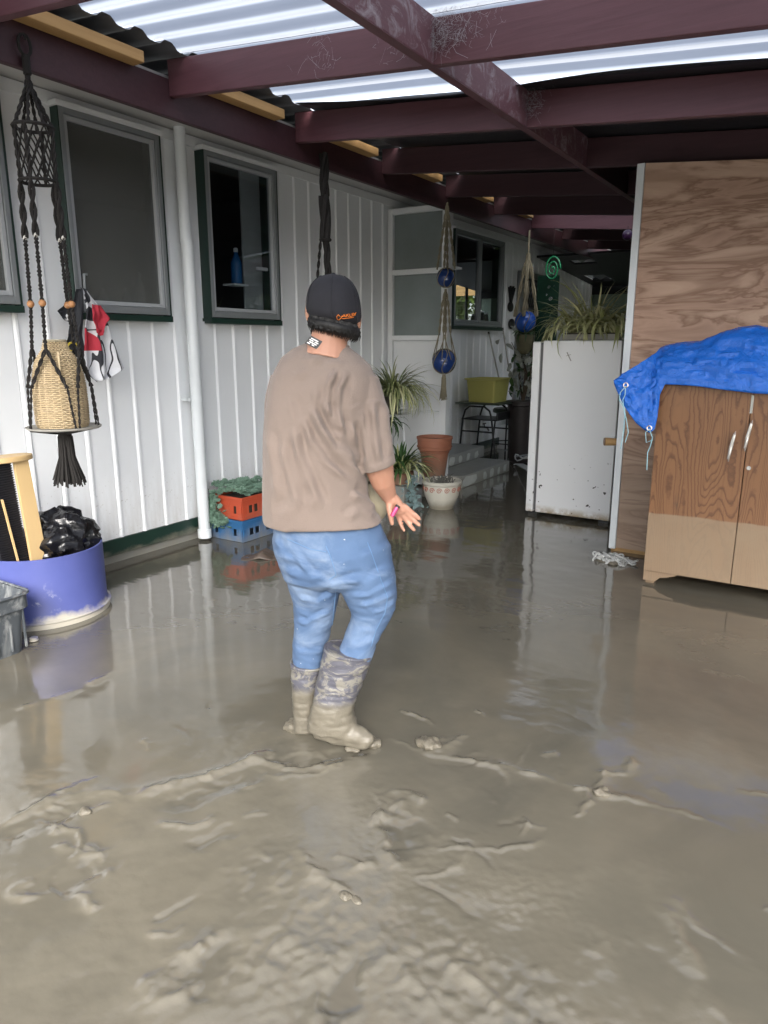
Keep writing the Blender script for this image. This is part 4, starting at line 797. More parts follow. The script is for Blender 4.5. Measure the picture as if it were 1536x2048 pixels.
b=MB(); b.add([(-3.585,2.03,.9),(-3.585,2.108,.9),(-3.565,2.108,.9),(-3.565,2.03,.9),(-3.585,2.075,.1),(-3.585,2.170,.1),(-3.565,2.170,.1),(-3.565,2.075,.1)],[(0,1,2,3),(7,6,5,4),(0,4,5,1),(1,5,6,2),(2,6,7,3),(3,7,4,0)]); b.build('post',M['pine'],rk,False,.002)
b=MB(); 
def oval(z,gr): return [(-3.60+(.055+gr)*math.cos(a)*1.2,2.015+(.135+gr)*math.sin(a),z) for a in [2*math.pi*i/40 for i in range(40)]]
b.loft([oval(.888,-.004),oval(.892,0),oval(.912,0),oval(.917,-.004)]); b.build('cap',M['pine'],rk)
b=MB(); b.add([(-3.60,1.90,.885),(-3.60,2.028,.885),(-3.60,2.075,.1),(-3.60,1.93,.1),(-3.64,1.90,.885),(-3.64,2.028,.885),(-3.64,2.075,.1),(-3.64,1.93,.1)],[(0,1,2,3),(7,6,5,4),(0,4,5,1),(1,5,6,2),(2,6,7,3),(3,7,4,0)]); b.build('backing',M['blackfab'],rk,False)
for k in range(44):
    z=.875-k*.0125; s_=(.885-z)/.785; b=MB(); b.bar((-3.594,1.885+.045*s_,z-.002),(-3.594,2.028+.047*s_,z+.003),.010,.006) ; b.build('pleat',M['blackfab'],rk,False)
b=MB(); b.bar((-3.578,1.95,.70),(-3.575,2.00,.30),.008,.012,up=(1,0,0)); b.build('slat',M['pine'],rk,False)
tb=thing('storage_tub','mud-smeared clear plastic storage tub at the left photo edge','tub',(-3.5,1.5,0))
def rrect(x0,x1,y0,y1,z,r_,n_=6):
    out=[]
    for cx,cy,a0 in ((x1-r_,y1-r_,0),(x0+r_,y1-r_,1.5708),(x0+r_,y0+r_,3.1416),(x1-r_,y0+r_,4.7124)):
        for i in range(n_+1): a=a0+1.5708*i/n_; out.append((cx+r_*math.cos(a),cy+r_*math.sin(a),z))
    return out
b=MB(); b.loft([rrect(-3.66,-3.265,1.16,1.80,-.02,.05),rrect(-3.69,-3.245,1.13,1.825,.225,.05),rrect(-3.70,-3.228,1.12,1.842,.228,.05),rrect(-3.70,-3.228,1.12,1.842,.30,.05),rrect(-3.69,-3.24,1.13,1.83,.303,.05),rrect(-3.68,-3.262,1.15,1.81,.24,.05),rrect(-3.66,-3.29,1.18,1.78,.04,.05)],True); b.build('tub_body',M['tub'],tb)
b=MB(); L_=rrect(-3.706,-3.222,1.114,1.848,.302,.055); b.tube(L_,.007,6,closed=True); b.build('rim',M['tub'],tb)
for k in range(9): b=MB(); y=1.24+k*.07; b.box(-3.262,-3.250,y,y+.010,.02,.22); b.build('rib',M['tub'],tb,False,.002)
bl=thing('blue_bottle_cap','small blue plastic cap lying on the mud beside the tub','cap',onz(68,1281)); q=onz(68,1281); b=MB(); b.lathe((q[0],q[1],0),[(.020,0),(.021,.016),(.018,.018),(0,.018)],16); b.build('cap_body',M['drum'],bl); b=MB(); b.tube([(q[0]+.021*math.cos(t*.52),q[1]+.021*math.sin(t*.52),.003) for t in range(12)],.003,5,closed=True); b.build('cap_ring',M['drum'],bl)
# ---------------------------------------------------------------- desk, yellow box, stool, scrap
dk=thing('school_desk','small black school desk with steel legs behind the steps','desk',(-3.78,8.3,0))
b=MB(); b.box(-4.06,-3.47,8.0,8.62,.755,.775); b.build('desk_top',M['deskgreen'],dk,False,.006)
for y in (8.05,8.56):
    P=[(-4.02,y,0),(-3.97,y,.58),(-3.94,y,.68),(-3.88,y,.73),(-3.68,y,.73),(-3.61,y,.68),(-3.58,y,.58),(-3.50,y,0)]; b=MB(); b.tube(P,.012,10); b.tube([(-3.985,y,.42),(-3.56,y,.42)],.010,8); b.build('leg_frame',M['steelblack'],dk)
b=MB(); b.box(-3.62,-3.52,8.07,8.54,.56,.575); b.box(-3.53,-3.515,8.07,8.54,.575,.66); b.box(-4.0,-3.62,8.07,8.54,.56,.572); b.build('book_tray',M['steelblack'],dk,False,.003)
yb=thing('yellow_tub','translucent yellow plastic tub without lid on the black desk','tub',(-3.75,8.3,.776))
b=MB(); b.loft([rrect(-3.93,-3.58,8.10,8.5,.777,.03),rrect(-3.955,-3.555,8.075,8.525,1.045,.035),rrect(-3.975,-3.535,8.055,8.545,1.05,.035),rrect(-3.975,-3.535,8.055,8.545,1.068,.035),rrect(-3.95,-3.56,8.08,8.52,1.068,.035),rrect(-3.92,-3.59,8.11,8.49,.79,.03)],True); b.build('tub_body',M['yellow'],yb)
b=MB(); b.tube(rrect(-3.975,-3.535,8.055,8.545,1.060,.035),.007,6,closed=True); b.build('rim',M['yellow'],yb)
sl_=thing('stool','round black stool with bent steel legs right of the desk','stool',(-3.72,8.95,0)); c=(-3.70,8.85)
b=MB(); b.lathe((c[0],c[1],.60),[(0,-.01),(.17,-.01),(.20,.0),(.205,.03),(.19,.055),(.10,.062),(0,.06)],28,False); b.build('seat',M['deskgreen'],sl_)
for k in range(4):
    a=.5+k*1.571; b=MB(); b.tube([(c[0]+.06*math.cos(a),c[1]+.06*math.sin(a),.58),(c[0]+.13*math.cos(a),c[1]+.13*math.sin(a),.575),(c[0]+.165*math.cos(a),c[1]+.165*math.sin(a),.53),(c[0]+.21*math.cos(a),c[1]+.21*math.sin(a),0)],.011,8); b.build('leg',M['steelblack'],sl_)
b=MB(); b.tube([(c[0]+.19*math.cos(t*.262),c[1]+.19*math.sin(t*.262),.2) for t in range(24)],.008,6,closed=True); b.build('foot_ring',M['steelblack'],sl_)
sc_=thing('metal_scrap','tangle of bent grey metal tubing lying under the stool','scrap',(-3.3,8.8,0))
for k in range(16):
    c=np.array([-3.5+.5*random.random()-.15,8.3+.9*random.random(),.03+.12*random.random()]); a=random.random()*3; d=np.array([math.cos(a),math.sin(a),random.uniform(-.1,.25)])*random.uniform(.1,.25); b=MB()
    if k%4==0: b.tube([c+np.array([.11*math.cos(t*.39),.11*math.sin(t*.39),.03*math.sin(t)]) for t in range(16)],.009,6,closed=True)
    else: b.tube([c-d,c+np.array([0,0,.04*random.random()]),c+d],.010,6)
    b.build('tubing',M['alu'] if k%3 else M['chain'],sc_)
rg=thing('white_plank','pale muddy board leaning behind the fridge door','board',(-2.5,6.9,0)); p=onz(1038,928,.02); q=ony(1060,905,6.7); b=MB(); b.bar((p[0],p[1],.02),(q[0]+.12,q[1]+.05,.20),.10,.015); b.build('board_body',M['chain'],rg,False,.002); b=MB(); b.bar((p[0]-.06,p[1]-.02,.012),(p[0]+.05,p[1],.02),.05,.01); b.build('torn_end',M['label'],rg,False)
tapb=thing('garden_tap','brass garden tap on a short pipe low on the house wall behind the desk','tap',(-4.1,8.9,.35)); b=MB(); b.tube([(-4.11,8.85,.38),(-4.0,8.85,.38),(-3.97,8.85,.34)],.013,8); b.build('spout',M['steel'],tapb); b=MB(); b.tube([(-4.04,8.81,.43),(-4.04,8.89,.43)],.009,8); b.tube([(-4.04,8.85,.38),(-4.04,8.85,.43)],.007,8); b.build('handle',M['steelblack'],tapb)
for a_,c_,lab in (((978,668),(1015,835),'thin pale broom handle leaning on the wall under the far window'),((1006,660),(1032,830),'grey pole leaning beside the broom handle by the silver plant')):
    p=onx(*a_,-4.08); q=ony(*c_,8.95); o=thing('leaning_pole',lab,'pole',q); q2=q+(q-p)*.0; dv=(q-p)/np.linalg.norm(q-p); tq=q[2]/max(1e-3,-dv[2]); b=MB(); b.tube([p,q+dv*max(0,tq)],.011,8); b.build('shaft',M['tray'],o); b=MB(); b.tube([p+np.array([0,0,.0]),p-dv*.03],.013,8); b.build('end_cap',M['steelblack'],o)
# silver-leaved shrub in a dark pot
sp=thing('silver_leaf_shrub','shrub with silvery grey-green leaves in a tall dark pot beside the fridge','plant',(-3.38,8.5,0))
c=ony(1046,800,8.6); b=MB(); b.lathe((c[0],c[1],0),[(.13,0),(.15,.02),(.19,.72),(.21,.73),(.21,.78),(.18,.78)],24); b.build('pot',flat('dark_pot',(.035,.028,.026),.5,.3),sp)
b=MB()
for k in range(5): b.tube([(c[0],c[1],.75),(c[0]+random.gauss(0,.06),c[1]+random.gauss(0,.04),1.1),(c[0]+random.gauss(0,.1),c[1]+random.gauss(0,.06),1.5)],[.012,.009,.004],6)
b.build('stem',M['bark'],sp)
ml=leafmesh('leaf',.13,.05,.9,M['leafwhite'],4); md=leafmesh('leaf',.13,.05,.9,M['leafdark'],4)
for k in range(150):
    o=bpy.data.objects.new('leaf',ml if k%3 else md); COL.objects.link(o); o.parent=sp; o.location=tuple(np.array([c[0]+random.gauss(0,.11),c[1]+random.gauss(0,.08),random.uniform(.8,1.62)])-parent_loc(sp)); o.rotation_euler=(random.uniform(-.6,.6),random.uniform(-.6,.8),random.random()*6.28)
tra=thing('teal_tray','teal plastic basket on a pale box behind the stool','basket',(-3.6,9.6,.4)); p=ony(1045,838,9.6); b=MB(); b.box(p[0]-.22,p[0]+.2,9.55,9.8,p[2]-.10,p[2]+.02); b.build('basket_body',flat('teal_plastic',(.03,.13,.13),.5),tra,False,.01); b=MB(); b.box(p[0]-.24,p[0]+.22,9.53,9.82,p[2]+.021,p[2]+.04); b.build('rim',M['trim'],tra,False,.004)
b=MB(); b.box(p[0]-.45,p[0]+.25,9.52,9.85,0,p[2]-.105); tag(b.build('white_box',M['trim'],None,False,.01),'low white box under the teal basket behind the stool','box')
# wall ornament
q=onx(1022,590,-4.10); or_=thing('bird_ornament','dark metal bird ornament fixed on the wall between window and security door','ornament',q)
b=MB(); b.ball((q[0],q[1],q[2]-.16),(.02,.10,.07),16,10); b.build('body',M['steelblack'],or_)
for k in range(5): b=MB(); b.bar((q[0],q[1]-.0,q[2]-.12),(q[0]+.01,q[1]-.10+.05*k,q[2]+.10+.02*(k%2)),.012,.03,up=(1,0,0)); b.build('feather',M['steelblack'],or_,False)
q=onx(1022,648,-4.10); b=MB(); b.ball((q[0]+.01,q[1],q[2]),(.03,.10,.075),16,10); tag(b.build('oval_plaque',M['steelblack'],None),'dark oval plaque on the wall below the bird ornament','plaque')
# green spiral and glass drops hanging before the security door
def cordline(b,P,r,tw=26,n_=6,k2=2):
    # two strands twisted about a path
    P=[np.array(p,float) for p in P]; L=[0]
    for i in range(1,len(P)): L.append(L[-1]+np.linalg.norm(P[i]-P[i-1]))
    N=max(6,int(L[-1]/(r*1.6))); 
    def at_(s_):
        for i in range(1,len(P)):
            if s_<=L[i]+1e-9: t=(s_-L[i-1])/max(1e-9,L[i]-L[i-1]); return P[i-1]*(1-t)+P[i]*t
        return P[-1]
    d=(P[-1]-P[0])/max(1e-9,np.linalg.norm(P[-1]-P[0])); u=np.cross(d,[.3,1,.1]);u/=np.linalg.norm(u);v=np.cross(d,u)
    for q in range(k2):
        pts=[at_(L[-1]*i/N)+(u*math.cos(i*r*1.6*tw*.25/r*.1+q*6.283/k2)+v*math.sin(i*r*1.6*tw*.25/r*.1+q*6.283/k2))*r*.62 for i in range(N+1)]; b.tube(pts,r*.62,n_)
q=ony(1105,538,8.4); gs=thing('green_spiral','shiny green spiral ornament hanging in front of the dark doorway','ornament',q)
b=MB(); P=[(q[0]+.12*(1-t/60)*math.cos(t*.28)*.8,q[1],q[2]+.15*(1-t/60)*math.sin(t*.28)) for t in range(56)]; b.tube(P,.010,8); b.build('spiral',M['greenglass'],gs); b=MB(); b.tube([(q[0],q[1],q[2]+.15),(q[0],q[1],rz(q[0])+.01)],.002,4); b.build('thread',M['rope'],gs)
q=ony(1090,620,8.5); gd=thing('hanging_discs','strings of small shiny spiral discs hanging against a dark green sheet','ornament',q); b=MB(); b.box(q[0]-.13,q[0]+.14,q[1]+.05,q[1]+.06,q[2]-.45,q[2]+.40); b.build('backing',flat('dark_green_sheet',(.006,.03,.018),.3),gd,False)
for a_,c_,r_ in ((1098,574,.018),(1101,598,.026),(1091,652,.022),(1106,652,.022),(1093,590,.01),(1108,572,.008),(1100,632,.010),(1094,618,.009)):
    s_=ony(a_,c_,8.5); b=MB(); b.tube([(s_[0]+r_*(1-t/22)*math.cos(t*.6),s_[1],s_[2]+r_*(1-t/22)*math.sin(t*.6)) for t in range(20)],r_*.16,5); b.build('disc',M['silver'],gd)
q=ony(1255,470,8.2); pb=thing('purple_ball','small dark purple ball hanging under the rafters beside the plywood edge','ball',q); b=MB(); b.ball(q,.055,18,12); b.build('ball_body',flat('purple_foil',(.03,.008,.04),.3),pb); b=MB(); b.tube([q,(q[0],q[1],rz(q[0]))],.003,4); b.build('thread',M['rope'],pb)
# ---------------------------------------------------------------- macrame hangers
HX=-3.325
def ring(c,r,n_=24): return [(c[0]+r*math.cos(2*math.pi*i/n_),c[1]+r*math.sin(2*math.pi*i/n_),c[2]) for i in range(n_)]
cY=2.175; hg=thing('macrame_hanger','long black macrame hanger with round tray and tassel, nearest on the left','hanger',(HX,cY,1.9))
b=MB(); b.tube([(HX+.0,cY+.03*math.sin(t*.524),2.80+.045*math.cos(t*.524)) for t in range(12)],.007,6,closed=True); b.tube([(-3.345,cY,2.845),(HX,cY,2.845),(HX+.012,cY,2.82)],.005,6); b.build('hook_loop',M['rope'],hg)
b=MB(); b.tube([(HX,cY,2.76),(HX,cY,2.68)],.018,8)
for k in range(8): a=k*.785; cordline(b,[(HX,cY,2.70),(HX+.012*math.cos(a),cY+.012*math.sin(a),2.63),(HX+.085*math.cos(a),cY+.085*math.sin(a),2.46)],.0075)
b.build('crown_cords',M['rope'],hg)
rA,rB=.087,.083
for z_,r_ in ((2.46,rA),(2.225,rB)): b=MB(); b.tube(ring((HX,cY,z_),r_),.008,6,closed=True); b.build('hoop',M['rope'],hg)
b=MB()
for k in range(12):
    for s_ in (1,-1):
        P=[]
        for i in range(9): t=i/8; a=6.283*k/12+s_*t*1.2; r_=rA+(rB-rA)*t-.008*math.sin(t*3.14); P.append((HX+r_*math.cos(a),cY+r_*math.sin(a),2.46-.235*t+.004*math.sin(t*20)))
        b.tube(P,.0038,5)
for k in range(4): a=.6+k*1.571; cordline(b,[(HX+rA*math.cos(a),cY+rA*math.sin(a),2.46),(HX+rB*math.cos(a),cY+rB*math.sin(a),2.225)],.009)
b.build('net',M['rope'],hg)
AN=[.60,1.70,3.79,5.30]; PZ=1.066
for a in AN:
    b=MB(); A=np.array([HX+rB*math.cos(a),cY+rB*math.sin(a),2.225]); Bp=np.array([HX+.098*math.cos(a),cY+.098*math.sin(a),1.67]); Cp=np.array([HX+.115*math.cos(a),cY+.115*math.sin(a),1.46])
    cordline(b,[A,A*.55+Bp*.45],.014,20); cordline(b,[A*.55+Bp*.45,Bp],.010,60); cordline(b,[Bp,Cp],.009,50); b.build('cord',M['rope'],hg)
    b=MB(); b.ball(A*.55+Bp*.45,(.010,.010,.013),10,8); b.build('bead',M['beadw'],hg)
    b=MB(); b.ball(Bp,.0175,14,10); b.build('bead',M['bead'],hg)
    for s_ in (-1,1):
        a2=a+s_*.62; Dp=np.array([HX+.150*math.cos(a2),cY+.150*math.sin(a2),1.27]); Ep=np.array([HX+.166*math.cos(a2+s_*.12),cY+.166*math.sin(a2+s_*.12),PZ-.004]); b=MB(); cordline(b,[Cp,Dp],.0085,24); cordline(b,[Dp,Ep],.0055,20); b.tube([Ep,(HX,cY,PZ-.035)],.006,5); b.build('cord',M['rope'],hg)
b=MB(); b.lathe((HX,cY,PZ),[(0,-.006),(.165,-.006),(.178,.0),(.180,.008),(.172,.008),(.16,.002),(0,.002)],40,False); b.build('tray',M['tray'],hg)
def tassel(name,c,L,r0,r1,mat,parent,nn=70,rr=.0035):
    b=MB(); b.tube([(c[0],c[1],c[2]),(c[0],c[1],c[2]-L*.12),(c[0],c[1],c[2]-L*.3)],[r0*.8,r0,r0*.95],12)
    for k in range(nn):
        a=random.random()*6.28; t=math.sqrt(random.random()); l_=L*random.uniform(.88,1.03); b.tube([(c[0]+r0*t*math.cos(a),c[1]+r0*t*math.sin(a),c[2]-L*.12),(c[0]+(r0*1.15)*t*math.cos(a),c[1]+r0*1.15*t*math.sin(a),c[2]-L*.5),(c[0]+r1*t*math.cos(a+.1),c[1]+r1*t*math.sin(a+.1),c[2]-l_)],rr,4)
    return b.build(name,mat,parent,kind='stuff')
tassel('tassel',(HX,cY,PZ-.01),.285,.034,.082,M['rope'],hg,150,.0042)
# woven bottle cover on the tray
bc=(HX-.012,cY+.005,PZ+.003); rt=thing('wicker_basket','pale wicker flask-shaped basket standing on the hanging tray','basket',bc)
PF=[(.112,0),(.122,.02),(.124,.10),(.122,.20),(.116,.26),(.104,.31),(.085,.35),(.062,.38),(.052,.41),(.050,.425)]
def pr_(z):
    for i in range(1,len(PF)):
        if z<=PF[i][1]: t=(z-PF[i-1][1])/(PF[i][1]-PF[i-1][1]); return PF[i-1][0]*(1-t)+PF[i][0]*t
    return PF[-1][0]
b=MB(); NS=22
for k in range(47):
    z=.004+k*.009; r_=pr_(z)+.0; pts=[]
    for i in range(NS*4):
        a=2*math.pi*i/(NS*4); o_=.0035*math.cos(NS*a/1.0*.5*2+(k%2)*math.pi); pts.append((bc[0]+(r_+o_)*math.cos(a),bc[1]+(r_+o_)*math.sin(a),bc[2]+z+.0006*math.sin(a*9+k)))
    b.tube(pts,.0040,5,closed=True)
b.build('weave',M['rattan'],rt,kind='stuff')
b=MB()
for k in range(NS): a=2*math.pi*k/NS; b.tube([(bc[0]+(r_-.002)*math.cos(a),bc[1]+(r_-.002)*math.sin(a),bc[2]+z) for r_,z in PF],.0032,5)
b.build('stake',M['rattan'],rt,kind='stuff')
b=MB(); b.lathe((bc[0],bc[1],bc[2]),[(r_-.006,z) for r_,z in PF],32); b.build('lining',flat('inner_wicker',(.17,.12,.07),.8),rt)
b=MB(); b.tube(ring((bc[0],bc[1],bc[2]+.428),.050),.006,6,closed=True); b.build('rim',M['beige'],rt)
a=-.5; b=MB(); b.tube([(bc[0]+.095*math.cos(a),bc[1]+.095*math.sin(a),bc[2]+.335),(bc[0]+.13*math.cos(a),bc[1]+.13*math.sin(a),bc[2]+.37),(bc[0]+.138*math.cos(a),bc[1]+.138*math.sin(a),bc[2]+.33),(bc[0]+.122*math.cos(a),bc[1]+.122*math.sin(a),bc[2]+.24)],.006,6); b.build('handle',M['rattan'],rt)
# second black hanger behind the person
h2=thing('macrame_hanger','slim black twisted macrame hanger in the middle, behind the person','hanger',(HX,4.41,2.2))
b=MB(); cordline(b,[(HX,4.41,2.80),(HX,4.41,2.52)],.030,14,8,3); b.build('upper_cord',M['rope'],h2)
b=MB(); cordline(b,[(HX,4.41,2.52),(HX,4.41,2.22)],.036,9,8,3); b.tube(ring((HX,4.41,2.22),.036,14),.011,6,closed=True); b.build('plait',M['rope'],h2)
b=MB(); cordline(b,[(HX+.0,4.42,2.22),(HX+.02,4.43,1.62)],.023,14,8,3); cordline(b,[(HX-.02,4.38,2.22),(HX-.05,4.36,1.9),(HX-.03,4.38,1.62)],.010,20); b.build('lower_cord',M['rope'],h2)
tassel('tassel',(HX+.03,4.42,1.62),.20,.03,.05,M['rope'],h2,60,.005)
# jute hanger with two blue balls
h3=thing('macrame_hanger','jute macrame hanger carrying two dark blue glass balls beside the porch screen','hanger',(HX,6.30,1.9))
def netball(c,r,parent,mat,label):
    b=MB(); b.ball(c,r,28,20); b.build('ball',mat,parent)
    b=MB()
    for k in range(6):
        a=k*1.047; P=[]
        for i in range(13): t=.12+i/12*2.9; rr=r+.003; aa=a+.28*math.sin(t*2); P.append((c[0]+rr*math.sin(t)*math.cos(aa),c[1]+rr*math.sin(t)*math.sin(aa),c[2]+rr*math.cos(t)))
        b.tube(P,.0045,5)
    b.build('netting',M['rope2'],parent)
hy=6.30
for a in (0.4,1.9,3.5,5.0):
    b=MB(); cordline(b,[(HX,hy,2.76),(HX+.02*math.cos(a),hy+.02*math.sin(a),2.62),(HX+.085*math.cos(a),hy+.085*math.sin(a),2.17)],.011,20); b.build('cord',M['rope2'],h3)
    b=MB(); cordline(b,[(HX,hy,1.99),(HX+.03*math.cos(a),hy+.03*math.sin(a),1.85),(HX+.055*math.cos(a),hy+.055*math.sin(a),1.58)],.011,18); b.tube([(HX+.055*math.cos(a),hy+.055*math.sin(a),1.58),(HX+.118*math.cos(a),hy+.118*math.sin(a),1.33)],.005,5); b.tube([(HX+.055*math.cos(a),hy+.055*math.sin(a),1.58),(HX+.118*math.cos(a+.8),hy+.118*math.sin(a+.8),1.33)],.005,5); b.build('cord',M['rope2'],h3)
netball((HX,hy,2.095),.088,h3,M['blueglass'],''); netball((HX,hy,1.315),.118,h3,M['blueglass'],'')
tassel('tassel',(HX,hy,1.19),.25,.02,.038,M['rope2'],h3,50,.004)
h4=thing('macrame_hanger','thick pale plaited jute hanger holding one bright blue ball and a small plant pot','hanger',(HX,8.37,1.9)); hy=8.37
b=MB(); b.tube([(HX,hy,2.77),(HX+.015,hy-.035,2.66),(HX,hy,2.50),(HX-.015,hy+.035,2.66)],.010,6,closed=True); b.build('loop',M['rope2'],h4)
for a in (.3,1.9,3.4,4.9):
    b=MB(); cordline(b,[(HX,hy,2.52),(HX+.05*math.cos(a),hy+.05*math.sin(a),2.3),(HX+.13*math.cos(a),hy+.13*math.sin(a),1.80)],.020,11,7,2); b.build('cord',M['rope2'],h4)
netball((HX,hy,1.74),.128,h4,flat('bright_blue_glaze',(.02,.09,.42),.15,.3,9,.08),'')
b=MB(); b.lathe((HX,hy,1.36),[(.04,0),(.09,.06),(.11,.20),(.10,.23)],20); b.build('pot',flat('mossy_pot',(.12,.11,.06),.7,.4,18,.4),h4)
spider(h4,(HX,hy,1.58),26,.22,.016,M['leafdark'],(1.6,3.2),.06,.8)
# ---------------------------------------------------------------- printed flags hung from the window stay
fl=thing('flag_bundle','limp black, white and red printed flag hung from the window handle behind the wicker basket','flag',(-3.95,2.8,1.6))
b=MB(); q=onx(168,548,-4.0); b.tube([q+np.array([0,.02,.0]),q,q+np.array([.0,-.005,-.09])],.008,6); b.build('hook',M['alu'],fl)
FX=-3.93
n=NT('flag_print'); f1=n.noise(5.2,1.0,.4,stretch=(.2,1,.8),dist=1.6); f2=n.noise(3.4,1,.4,stretch=(.2,1,.7),dist=.8); z=n.height()
c=n.ramp(f1,[(.0,(.70,.71,.74)),(.500,(.70,.71,.74)),(.505,(.035,.037,.045)),(.56,(.035,.037,.045)),(.565,(.72,.73,.76)),(1,(.72,.73,.76))],'CONSTANT')
rd=n.ramp(f2,[(0,0),(.56,0),(.565,1)],'CONSTANT'); rd=n.math('MULTIPLY',rd,n.math('GREATER_THAN',z,1.44)); n.set(Base_Color=n.mix(rd,c,(.50,.035,.06)),Roughness=.8); flagm=n.m
def cloth(Lp,Rp,X0,mat,name,amp=.03,fr_=5,seed=0,tiers=24):
    b=MB()
    def fn(u,v):
        k=v*(len(Lp)-1); i=min(int(k),len(Lp)-2); t=k-i; l=np.array(Lp[i])*(1-t)+np.array(Lp[i+1])*t; r=np.array(Rp[i])*(1-t)+np.array(Rp[i+1])*t; p=l*(1-u)+r*u
        q=onx(p[0],p[1],X0); q[0]+=amp*math.sin(u*fr_*math.pi+seed+v*1.5)*min(1,v*2+.15)+.02*mnoise.noise((u*4,v*5,seed)); return q
    b.grid(fn,30,tiers); return b.build(name,mat,fl,True,solid=.0015)
cloth([(160,575),(170,610),(166,650),(164,700),(170,745),(190,764)],[(172,578),(196,612),(212,650),(228,690),(247,738),(215,758)],FX,flagm,'white_flag',.022,4.4,.3)
fk=flat('flag_black',(.030,.032,.038),.8,.1); cloth([(152,578),(140,620),(134,660),(126,706),(130,712)],[(166,578),(170,620),(168,670),(172,705),(168,716)],FX+.02,fk,'black_flag',.02,3.2,1.)
cloth([(138,598),(114,622),(130,640)],[(155,600),(152,632),(148,650)],FX+.005,fk,'flag_corner',.012,2,2.)
cloth([(184,608),(182,635),(192,665),(200,672)],[(203,612),(217,636),(208,655),(206,670)],FX+.035,flat('flag_red',(.50,.035,.06),.8,.1),'red_flag',.012,2.4,.5)
# ring and skull marks printed on the black flags
b=MB(); q=onx(146,694,FX+.045); b.tube([(q[0],q[1]+.035*math.cos(t*.4),q[2]+.026*math.sin(t*.4)) for t in range(14)],.006,6); b.build('yellow_mark',flat('yellow_print',(.55,.42,.04),.7),fl)
b=MB(); q=onx(136,634,FX+.03); b.ball((q[0],q[1],q[2]+.006),(.002,.014,.012),12,8); b.box(q[0]-.002,q[0]+.002,q[1]-.008,q[1]+.008,q[2]-.014,q[2]-.004); b.bar((q[0],q[1]-.022,q[2]-.022),(q[0],q[1]+.022,q[2]-.012),.002,.004,up=(1,0,0)); b.bar((q[0],q[1]-.022,q[2]-.012),(q[0],q[1]+.022,q[2]-.022),.002,.004,up=(1,0,0)); b.build('skull_mark',M['label'],fl)
# ---------------------------------------------------------------- debris in the mud
q=onz(520,1115); lf=thing('muddy_rag','dark brown muddy rag folded on the mud near the crates','rag',q)
b=MB()
def rag(u,v):
    x=-.13+.30*u; y=-.06+.14*v; h=.05*max(0,1-abs(u-.45-.1*v)*3)+.045*max(0,1-abs(u-.9)*7)*(1-v*.5)+.010*mnoise.noise((u*5,v*4,0)); p=q+Rv*x+Hv*y; return (p[0],p[1],-.004+h*min(1,v*3+.3))
b.grid(rag,26,12); b.build('rag_body',flat('muddy_brown',(.075,.055,.042),.45,.3,14,.3),lf,True,solid=.003)
b=MB(); p=q+Rv*.15; b.tube([(p[0],p[1],.0),(p[0],p[1],.055)],.006,6); b.build('stub',M['chain'],lf)
def clod(pxy,r,label,seed):
    q=onz(*pxy); b=MB(); b.ball((q[0],q[1],r*.18),(r,r*.75,r*.42),30,18); vs=[]
    for p in b.v: d=np.array(p)-q; k=1+.30*mnoise.noise((d[0]*60+seed,d[1]*60,d[2]*60))+.25*(1-abs(mnoise.noise((d[0]*34,d[1]*34+seed,d[2]*34)))*2); vs.append(tuple(q+d*k))
    b.v=vs; tag(b.build('mud_clod',M['clod'],None),label,'mud clod')
clod((858,1492),.042,'rippled mud clod standing proud right of the boots',1); clod((690,1795),.020,'small pale mud clod in the foreground furrow',5); clod((712,1802),.016,'small dark mud clod beside the pale one in the foreground',8); clod((742,1488),.036,'dark clod of mud pushed up by the toe of the right gumboot',21); clod((705,1500),.026,'small clod of mud under the right gumboot',25); clod((596,1458),.05,'mud clod heaped round the left gumboot',3); clod((1205,1588),.028,'smooth mud lump in the middle right of the yard',6); clod((170,1625),.022,'mud clod on the left track ridge',12); clod((1225,1128),.03,'lump of mud at the foot of the chain heap',17)
# ---------------------------------------------------------------- trees beyond the yard, seen in the panes or added behind the camera
def tree(x,y,h,label,seed):
    t=thing('garden_tree',label,'tree',(x,y,0),None); rs=random.Random(seed); b=MB(); b.tube([(x,y,-.1),(x+.1,y,h*.3),(x-.05,y+.1,h*.6)],[.22,.16,.07],10)
    for k in range(7): a=rs.random()*6.28; b.tube([(x,y,h*(.25+.05*k)),(x+math.cos(a)*h*.15,y+math.sin(a)*h*.15,h*(.42+.05*k)),(x+math.cos(a)*h*.27,y+math.sin(a)*h*.27,h*(.5+.05*k))],[.07,.05,.02],6)
    b.build('trunk',M['bark'],t); b=MB(); cl=[(rs.gauss(0,h*.17),rs.gauss(0,h*.17),h*rs.uniform(.4,.95)) for _ in range(26)]
    for k in range(5200):
        c=cl[k%26]; p=np.array([x+c[0]+rs.gauss(0,h*.06),y+c[1]+rs.gauss(0,h*.06),c[2]+rs.gauss(0,h*.05)]); d=np.array([rs.gauss(0,1),rs.gauss(0,1),rs.gauss(0,.6)]); d/=np.linalg.norm(d); e=np.cross(d,[rs.random(),.3,1]); e/=np.linalg.norm(e)+1e-9; s_=.14*rs.uniform(.6,1.4); b.add([p-d*s_,p+e*s_*.4,p+d*s_,p-e*s_*.4],[(0,1,2,3)])
    b.build('crown',M['treeleaf'],t,False)
tree(6.5,17,6,'broad leafy tree beyond the right of the yard, mirrored in the panes',1); tree(4.2,24,8,'taller leafy tree farther off beyond the yard',2); tree(-7,-9,7,'unseen leafy tree added behind the camera at left to block low sky',3); tree(-10,19,6,'leafy tree behind the house, glimpsed through the far window',5); tree(-12,24,8,'second leafy tree behind the house, glimpsed through the far window',6); tree(5,-11,6,'unseen leafy tree added behind the camera at right to block low sky',4)  # the two behind the camera are added to block low sky

